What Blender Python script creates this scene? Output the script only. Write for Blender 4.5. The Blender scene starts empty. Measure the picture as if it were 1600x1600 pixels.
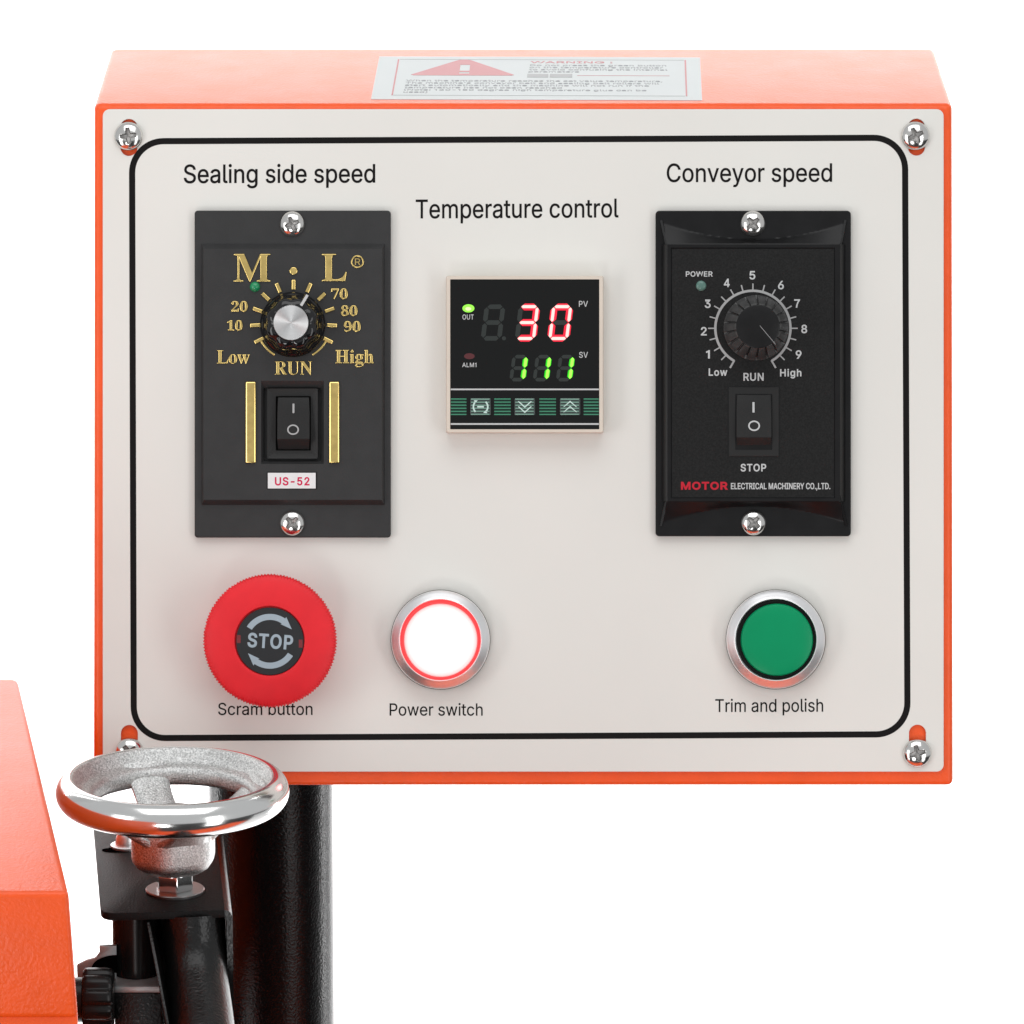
import bpy, bmesh, math, random
from mathutils import Vector, Matrix

random.seed(7)
SC = bpy.context.scene
COL = SC.collection
R = math.radians

# ------------------------------------------------------------------ camera
# One unit of measurement below ("u") is 0.25 mm. The panel is square to the camera at a
# distance of F u; the camera looks down by TH, so the panel leans back by the same angle.
S = 0.00025
F = 10750.0
TH = R(14.35)
FWD = Vector((0, math.cos(TH), -math.sin(TH)))
UP = Vector((0, math.sin(TH), math.cos(TH)))
NRM = -FWD
CAMP = NRM * F
cam = bpy.data.cameras.new('camera')
cam.sensor_width = 36.0
cam.lens = F / 1600 * 36.0
cam.clip_start = 0.05
cam.clip_end = 50
camo = bpy.data.objects.new('camera', cam)
COL.objects.link(camo)
camo.location = CAMP * S
camo.rotation_euler = (R(90) - TH, 0, 0)
SC.camera = camo

# ------------------------------------------------------------------ world, lamps, exposure
world = bpy.data.worlds.new('World')
SC.world = world
world.use_nodes = True
bg = world.node_tree.nodes['Background']
bg.inputs[0].default_value = (0.97, 0.985, 1.0, 1)
bg.inputs[1].default_value = 0.56

def softbox(name, loc, aim, sx, sy, power, col=(1, 1, 1)):
    l = bpy.data.lights.new(name, 'AREA')
    l.shape = 'RECTANGLE'
    l.size = sx
    l.size_y = sy
    l.energy = power
    l.color = col
    o = bpy.data.objects.new(name, l)
    COL.objects.link(o)
    o.location = loc
    o.rotation_euler = (Vector(aim) - Vector(loc)).to_track_quat('-Z', 'Y').to_euler()
    return o

softbox('softbox_top', (0.0, -0.55, 1.25), (0, 0.0, 0.0), 1.3, 0.9, 6.8)
softbox('softbox_left', (-1.25, -1.15, -0.20), (0, 0, -0.15), 0.5, 1.7, 8.9)
softbox('softbox_right', (1.08, -1.35, -0.25), (0, 0, -0.15), 0.45, 1.7, 6.3)
softbox('added_front_low_fill', (-0.45, -2.2, -0.78), (-0.1, 0, -0.15), 0.5, 0.5, 6.5)  # unseen fill added to brighten the housing front and lower panel
softbox('backdrop_lamp_left', (-1.0, 0.7, 0.2), (0.1, 1.75, 0.05), 0.4, 1.9, 38.0)
softbox('backdrop_lamp_right', (1.0, 0.7, 0.2), (-0.1, 1.75, 0.05), 0.4, 1.9, 38.0)

SC.view_settings.view_transform = 'Standard'
SC.view_settings.look = 'None'
SC.view_settings.exposure = 0.0
SC.view_settings.gamma = 1.0
SC.cycles.max_bounces = 8
SC.cycles.use_denoising = True

# ------------------------------------------------------------------ materials
def mat(name, col, rough=0.5, metal=0.0, spec=0.5, emit=None, es=0.0, bump=None, var=None, coat=0.0, trans=0.0, coatr=0.05, aniso=0.0):
    m = bpy.data.materials.new(name)
    m.use_nodes = True
    nt = m.node_tree
    b = nt.nodes['Principled BSDF']
    b.inputs['Base Color'].default_value = (*col, 1)
    b.inputs['Roughness'].default_value = rough
    b.inputs['Metallic'].default_value = metal
    b.inputs['Specular IOR Level'].default_value = spec
    if coat:
        b.inputs['Coat Weight'].default_value = coat
        b.inputs['Coat Roughness'].default_value = coatr
    if emit:
        b.inputs['Emission Color'].default_value = (*emit, 1)
        b.inputs['Emission Strength'].default_value = es
    if bump or var:
        tc = nt.nodes.new('ShaderNodeTexCoord')
    if bump:                                 # list of (scale, distance in metres, detail)
        prev = None
        for sc_, dist, det in bump:
            n = nt.nodes.new('ShaderNodeTexNoise')
            n.inputs['Scale'].default_value = sc_
            n.inputs['Detail'].default_value = det
            nt.links.new(tc.outputs['Object'], n.inputs['Vector'])
            bp = nt.nodes.new('ShaderNodeBump')
            bp.inputs['Strength'].default_value = 1.0
            bp.inputs['Distance'].default_value = dist
            nt.links.new(n.outputs['Fac'], bp.inputs['Height'])
            if prev:
                nt.links.new(prev.outputs['Normal'], bp.inputs['Normal'])
            prev = bp
        nt.links.new(prev.outputs['Normal'], b.inputs['Normal'])
    if var:                                  # (scale, low factor, high factor, roughness swing)
        n = nt.nodes.new('ShaderNodeTexNoise')
        n.inputs['Scale'].default_value = var[0]
        n.inputs['Detail'].default_value = 5
        nt.links.new(tc.outputs['Object'], n.inputs['Vector'])
        rp = nt.nodes.new('ShaderNodeValToRGB')
        rp.color_ramp.elements[0].position = 0.35
        rp.color_ramp.elements[1].position = 0.65
        rp.color_ramp.elements[0].color = (*[min(1, c * var[1]) for c in col], 1)
        rp.color_ramp.elements[1].color = (*[min(1, c * var[2]) for c in col], 1)
        nt.links.new(n.outputs['Fac'], rp.inputs['Fac'])
        nt.links.new(rp.outputs['Color'], b.inputs['Base Color'])
        if len(var) > 3:
            mr = nt.nodes.new('ShaderNodeMapRange')
            mr.inputs['To Min'].default_value = rough - var[3]
            mr.inputs['To Max'].default_value = rough + var[3]
            nt.links.new(n.outputs['Fac'], mr.inputs['Value'])
            nt.links.new(mr.outputs['Result'], b.inputs['Roughness'])
    return m

M_ = {}
M_['orange'] = mat('orange_powder_coat', (0.93, 0.098, 0.009), 0.36, spec=0.5, bump=[(900, 0.00020, 2), (260, 0.00008, 1)], var=(60, 0.96, 1.04, 0.05))
M_['cream'] = mat('cream_faceplate_paint', (0.80, 0.775, 0.725), 0.42, spec=0.35, bump=[(700, 0.00001, 2)], var=(9, 0.985, 1.015, 0.04))
def worn_paint():
    m = mat('cream_faceplate_paint', (0.80, 0.775, 0.725), 0.42, spec=0.35, bump=[(700, 0.00001, 2), (25, 0.00006, 2)])
    nt = m.node_tree
    b = nt.nodes['Principled BSDF']
    tc = nt.nodes.new('ShaderNodeTexCoord')
    cloud = nt.nodes.new('ShaderNodeTexNoise')
    cloud.inputs['Scale'].default_value = 14
    cloud.inputs['Detail'].default_value = 6
    vo = nt.nodes.new('ShaderNodeTexVoronoi')
    vo.inputs['Scale'].default_value = 38
    vo.inputs['Randomness'].default_value = 1.0
    lt = nt.nodes.new('ShaderNodeMath'); lt.operation = 'LESS_THAN'
    lt.inputs[1].default_value = 0.016
    sep = nt.nodes.new('ShaderNodeSeparateColor')
    pick = nt.nodes.new('ShaderNodeMath'); pick.operation = 'GREATER_THAN'
    pick.inputs[1].default_value = 0.72
    mul = nt.nodes.new('ShaderNodeMath'); mul.operation = 'MULTIPLY'
    mul2 = nt.nodes.new('ShaderNodeMath'); mul2.operation = 'MULTIPLY'
    mul2.inputs[1].default_value = 0.45
    rp = nt.nodes.new('ShaderNodeValToRGB')
    rp.color_ramp.elements[0].position, rp.color_ramp.elements[0].color = 0.3, (0.77, 0.757, 0.715, 1)
    rp.color_ramp.elements[1].position, rp.color_ramp.elements[1].color = 0.7, (0.795, 0.78, 0.737, 1)
    mx = nt.nodes.new('ShaderNodeMix'); mx.data_type = 'RGBA'
    mx.inputs[7].default_value = (0.25, 0.22, 0.19, 1)
    for n in (cloud, vo):
        nt.links.new(tc.outputs['Object'], n.inputs['Vector'])
    nt.links.new(vo.outputs['Distance'], lt.inputs[0])
    nt.links.new(vo.outputs['Color'], sep.inputs[0])
    nt.links.new(sep.outputs[0], pick.inputs[0])
    nt.links.new(lt.outputs[0], mul.inputs[0]); nt.links.new(pick.outputs[0], mul.inputs[1])
    nt.links.new(mul.outputs[0], mul2.inputs[0])
    nt.links.new(cloud.outputs['Fac'], rp.inputs['Fac'])
    nt.links.new(rp.outputs['Color'], mx.inputs[6])
    nt.links.new(mul2.outputs[0], mx.inputs[0])
    nt.links.new(mx.outputs[2], b.inputs['Base Color'])
    mr = nt.nodes.new('ShaderNodeMapRange')
    mr.inputs['To Min'].default_value = 0.36; mr.inputs['To Max'].default_value = 0.50
    nt.links.new(cloud.outputs['Fac'], mr.inputs['Value'])
    nt.links.new(mr.outputs['Result'], b.inputs['Roughness'])
    return m
M_['cream'] = worn_paint()
M_['ink'] = mat('black_printing_ink', (0.006, 0.005, 0.005), 0.5, spec=0.15)
M_['backdrop'] = mat('white_studio_backdrop', (0.9, 0.9, 0.9), 0.9, spec=0.0, var=(3, 0.995, 1.005))
M_['floor'] = mat('dark_studio_floor', (0.035, 0.035, 0.035), 0.7, spec=0.2, bump=[(40, 0.0005, 2)], var=(6, 0.9, 1.1))
M_['charcoal'] = mat('matte_charcoal_plastic', (0.024, 0.024, 0.0245), 0.52, spec=0.45, bump=[(1800, 0.00004, 2)], var=(140, 0.92, 1.08, 0.05))
M_['black_pl'] = mat('black_plastic', (0.007, 0.007, 0.0075), 0.34, spec=0.25, bump=[(500, 0.00002, 2)], var=(120, 0.85, 1.2, 0.06))
M_['black_tex'] = mat('grained_black_plastic', (0.005, 0.005, 0.005), 0.48, spec=0.27, bump=[(2400, 0.00010, 3)], var=(1600, 0.5, 2.0))
M_['black_gl'] = mat('glossy_black_plastic', (0.006, 0.006, 0.007), 0.10, spec=0.5, bump=[(90, 0.00006, 1)])
M_['switch'] = mat('black_switch_plastic', (0.022, 0.022, 0.022), 0.45, spec=0.22, bump=[(2600, 0.00002, 2)])
M_['bezel'] = mat('black_switch_surround', (0.018, 0.018, 0.018), 0.42, spec=0.3, bump=[(2600, 0.00002, 2)])
M_['gold'] = mat('gold_foil', (0.84, 0.62, 0.22), 0.22, metal=1.0, bump=[(700, 0.000015, 2)], var=(300, 0.9, 1.08, 0.05))
M_['chrome'] = mat('chrome_plating', (0.80, 0.80, 0.79), 0.16, metal=1.0, bump=[(60, 0.00006, 1)])
M_['screw'] = mat('nickel_plated_screw', (0.74, 0.73, 0.71), 0.16, metal=1.0, bump=[(900, 0.000015, 2)])
M_['satin'] = mat('satin_aluminium', (0.93, 0.93, 0.94), 0.38, metal=1.0, bump=[(1500, 0.00001, 2)])
M_['cast'] = mat('rough_cast_metal', (0.68, 0.68, 0.67), 0.36, metal=1.0, bump=[(1900, 0.00035, 3)], var=(1500, 0.6, 1.25, 0.1))
M_['black_powder'] = mat('black_textured_powder_coat', (0.003, 0.003, 0.003), 0.27, spec=0.42, bump=[(850, 0.00020, 2)])
M_['black_smooth'] = mat('smooth_black_enamel', (0.008, 0.008, 0.008), 0.25, spec=0.25, bump=[(60, 0.00003, 1)])
M_['greymetal'] = mat('grey_zinc_metal', (0.42, 0.44, 0.44), 0.4, metal=0.7, bump=[(400, 0.00006, 2)], var=(200, 0.9, 1.1))
M_['sticker'] = mat('sticker_paper', (0.46, 0.49, 0.49), 0.45, spec=0.3, var=(40, 0.99, 1.01))
M_['st_red'] = mat('sticker_red_print', (0.36, 0.04, 0.05), 0.4, spec=0.5)
M_['st_grey'] = mat('sticker_grey_print', (0.16, 0.17, 0.18), 0.4, spec=0.5)
M_['st_mid'] = mat('sticker_mid_grey_print', (0.17, 0.18, 0.18), 0.4, spec=0.5)
M_['white_ink'] = mat('pale_grey_printing_ink', (0.56, 0.57, 0.57), 0.5, spec=0.3)
M_['grey_ink'] = mat('grey_printing_ink', (0.42, 0.42, 0.42), 0.5, spec=0.3)
M_['red_ink'] = mat('red_printing_ink', (0.55, 0.012, 0.03), 0.5, spec=0.3)
M_['us_red'] = mat('crimson_label_ink', (0.62, 0.004, 0.07), 0.5, spec=0.3)
M_['label'] = mat('white_paper_label', (0.80, 0.80, 0.80), 0.45, spec=0.3, var=(300, 0.98, 1.02))
M_['led_green'] = mat('unlit_green_led', (0.01, 0.26, 0.10), 0.15, spec=0.6, bump=[(700, 0.00004, 2)])
M_['led_dull'] = mat('unlit_clear_green_led', (0.10, 0.20, 0.17), 0.2, spec=0.5, bump=[(700, 0.0001, 2)])
M_['red_pl'] = mat('red_plastic_mushroom', (0.80, 0.016, 0.026), 0.50, spec=0.35, bump=[(1500, 0.00001, 2)], var=(100, 0.96, 1.04, 0.04))
M_['disc'] = mat('dark_grey_button_disc', (0.016, 0.017, 0.019), 0.35, spec=0.5, bump=[(900, 0.00001, 2)])
M_['disc_ink'] = mat('pale_blue_grey_ink', (0.36, 0.44, 0.50), 0.45, spec=0.3)
M_['tab'] = mat('dull_red_tab', (0.20, 0.02, 0.025), 0.5)
M_['green_lens'] = mat('green_plastic_lens', (0.0, 0.29, 0.115), 0.34, spec=0.2, coat=0.0, var=(40, 0.96, 1.04))
M_['gasket'] = mat('black_gasket_and_gap_shadow', (0.01, 0.01, 0.01), 0.6, spec=0.2)
M_['lit_core'] = mat('lit_white_lens', (0.8, 0.5, 0.5), 0.4, emit=(1.0, 0.56, 0.54), es=2.4)
M_['lit_rim'] = mat('lit_red_lens_edge', (0.6, 0.02, 0.02), 0.3, emit=(1.0, 0.05, 0.055), es=1.0)
def lit_lens():
    m = mat('lit_lens', (0.8, 0.5, 0.5), 0.35, emit=(1, 1, 1), es=1.75)
    nt = m.node_tree
    b = nt.nodes['Principled BSDF']
    tc = nt.nodes.new('ShaderNodeTexCoord')
    mp = nt.nodes.new('ShaderNodeMapping')
    mp.inputs['Scale'].default_value = (1, 1, 0)
    ln = nt.nodes.new('ShaderNodeVectorMath')
    ln.operation = 'LENGTH'
    mr = nt.nodes.new('ShaderNodeMapRange')
    mr.inputs['From Max'].default_value = 57.5 * S
    rp = nt.nodes.new('ShaderNodeValToRGB')
    el = rp.color_ramp.elements
    el[0].position, el[0].color = 0.0, (1.0, 0.66, 0.64, 1)
    el[1].position, el[1].color = 1.0, (0.75, 0.11, 0.11, 1)
    e = el.new(0.66); e.color = (1.0, 0.54, 0.52, 1)
    e = el.new(0.84); e.color = (1.0, 0.38, 0.37, 1)
    e = el.new(0.94); e.color = (0.9, 0.22, 0.21, 1)
    nt.links.new(tc.outputs['Object'], mp.inputs['Vector'])
    nt.links.new(mp.outputs['Vector'], ln.inputs[0])
    nt.links.new(ln.outputs['Value'], mr.inputs['Value'])
    nt.links.new(mr.outputs['Result'], rp.inputs['Fac'])
    nt.links.new(rp.outputs['Color'], b.inputs['Emission Color'])
    return m
M_['lit_core'] = lit_lens()
M_['beige'] = mat('beige_instrument_case', (0.70, 0.62, 0.53), 0.42, spec=0.4, bump=[(900, 0.00002, 2)], var=(60, 0.97, 1.03))
M_['screen'] = mat('black_display_window', (0.006, 0.0065, 0.0065), 0.22, spec=0.25, bump=[(40, 0.00002, 1)])
M_['seg_off'] = mat('unlit_display_segment', (0.030, 0.036, 0.034), 0.35, spec=0.3)
M_['seg_red'] = mat('lit_red_segment_edge', (0.3, 0.0, 0.01), 0.4, emit=(1.0, 0.012, 0.045), es=0.95)
M_['seg_redc'] = mat('lit_red_segment_core', (0.6, 0.2, 0.2), 0.4, emit=(1.0, 0.62, 0.56), es=1.15)
M_['seg_redh'] = mat('display_window_around_red_digits', (0.05, 0.003, 0.004), 0.3, emit=(1.0, 0.0, 0.02), es=0.02)
M_['seg_grn'] = mat('lit_green_segment_edge', (0.0, 0.3, 0.0), 0.4, emit=(0.03, 0.80, 0.005), es=0.7)
M_['seg_grnc'] = mat('lit_green_segment_core', (0.3, 0.6, 0.1), 0.4, emit=(0.26, 1.0, 0.03), es=1.0)
M_['led_on'] = mat('lit_lime_led', (0.2, 0.5, 0.05), 0.3, emit=(0.28, 1.0, 0.06), es=0.8)
M_['led_onc'] = mat('lit_lime_led_centre', (0.2, 0.5, 0.05), 0.3, emit=(0.75, 1.0, 0.5), es=1.0)
M_['led_red'] = mat('unlit_red_led', (0.10, 0.018, 0.022), 0.2, spec=0.6)
M_['band'] = mat('dark_green_print', (0.003, 0.022, 0.013), 0.3, spec=0.35)
M_['stripe'] = mat('mid_green_print', (0.06, 0.27, 0.16), 0.35, spec=0.35)
M_['keycap'] = mat('grey_green_keycap', (0.035, 0.052, 0.048), 0.3, spec=0.5, bump=[(500, 0.00003, 2)])
M_['keystripe'] = mat('pale_green_key_print', (0.22, 0.40, 0.32), 0.35, spec=0.35)
M_['keyicon'] = mat('mint_white_key_icon', (0.60, 0.78, 0.72), 0.4, spec=0.3)
M_['steel'] = mat('dull_steel', (0.34, 0.34, 0.34), 0.28, metal=1.0, bump=[(900, 0.00003, 2)])
M_['column'] = mat('black_column_paint', (0.002, 0.002, 0.002), 0.20, spec=0.22, bump=[(1000, 0.00018, 2)])
M_['bracket'] = mat('black_grained_bracket_paint', (0.010, 0.010, 0.010), 0.5, spec=0.12, bump=[(1300, 0.00030, 2)])
M_['knob'] = mat('black_knob_sides_painted_lit', (0.055, 0.055, 0.055), 0.38, spec=0.5, bump=[(1500, 0.00002, 2)])  # paler than the knob's cap: light on the sides painted in
M_['recess'] = mat('shaded_screw_recess', (0.36, 0.35, 0.34), 0.42, metal=1.0, bump=[(1500, 0.00003, 2)])  # darker metal paints in the shade inside the cross recesses
M_['black_patch'] = mat('flat_black_patch', (0.002, 0.002, 0.002), 0.9, spec=0.0)  # near-black sheets laid on in place of cut openings

def spun_metal():
    m = bpy.data.materials.new('spun_aluminium')
    m.use_nodes = True
    nt = m.node_tree
    b = nt.nodes['Principled BSDF']
    b.inputs['Base Color'].default_value = (0.74, 0.74, 0.74, 1)
    b.inputs['Metallic'].default_value = 1.0
    b.inputs['Roughness'].default_value = 0.42
    b.inputs['Anisotropic'].default_value = 0.95
    tg = nt.nodes.new('ShaderNodeTangent')
    tg.direction_type = 'RADIAL'
    tg.axis = 'Z'
    nt.links.new(tg.outputs['Tangent'], b.inputs['Tangent'])
    tc = nt.nodes.new('ShaderNodeTexCoord')
    w = nt.nodes.new('ShaderNodeTexWave')
    w.wave_type = 'RINGS'
    w.rings_direction = 'Z'
    w.inputs['Scale'].default_value = 900
    w.inputs['Distortion'].default_value = 0.5
    nt.links.new(tc.outputs['Object'], w.inputs['Vector'])
    bp = nt.nodes.new('ShaderNodeBump')
    bp.inputs['Distance'].default_value = 0.000004
    nt.links.new(w.outputs['Fac'], bp.inputs['Height'])
    nt.links.new(bp.outputs['Normal'], b.inputs['Normal'])
    return m
M_['spun'] = spun_metal()

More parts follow.
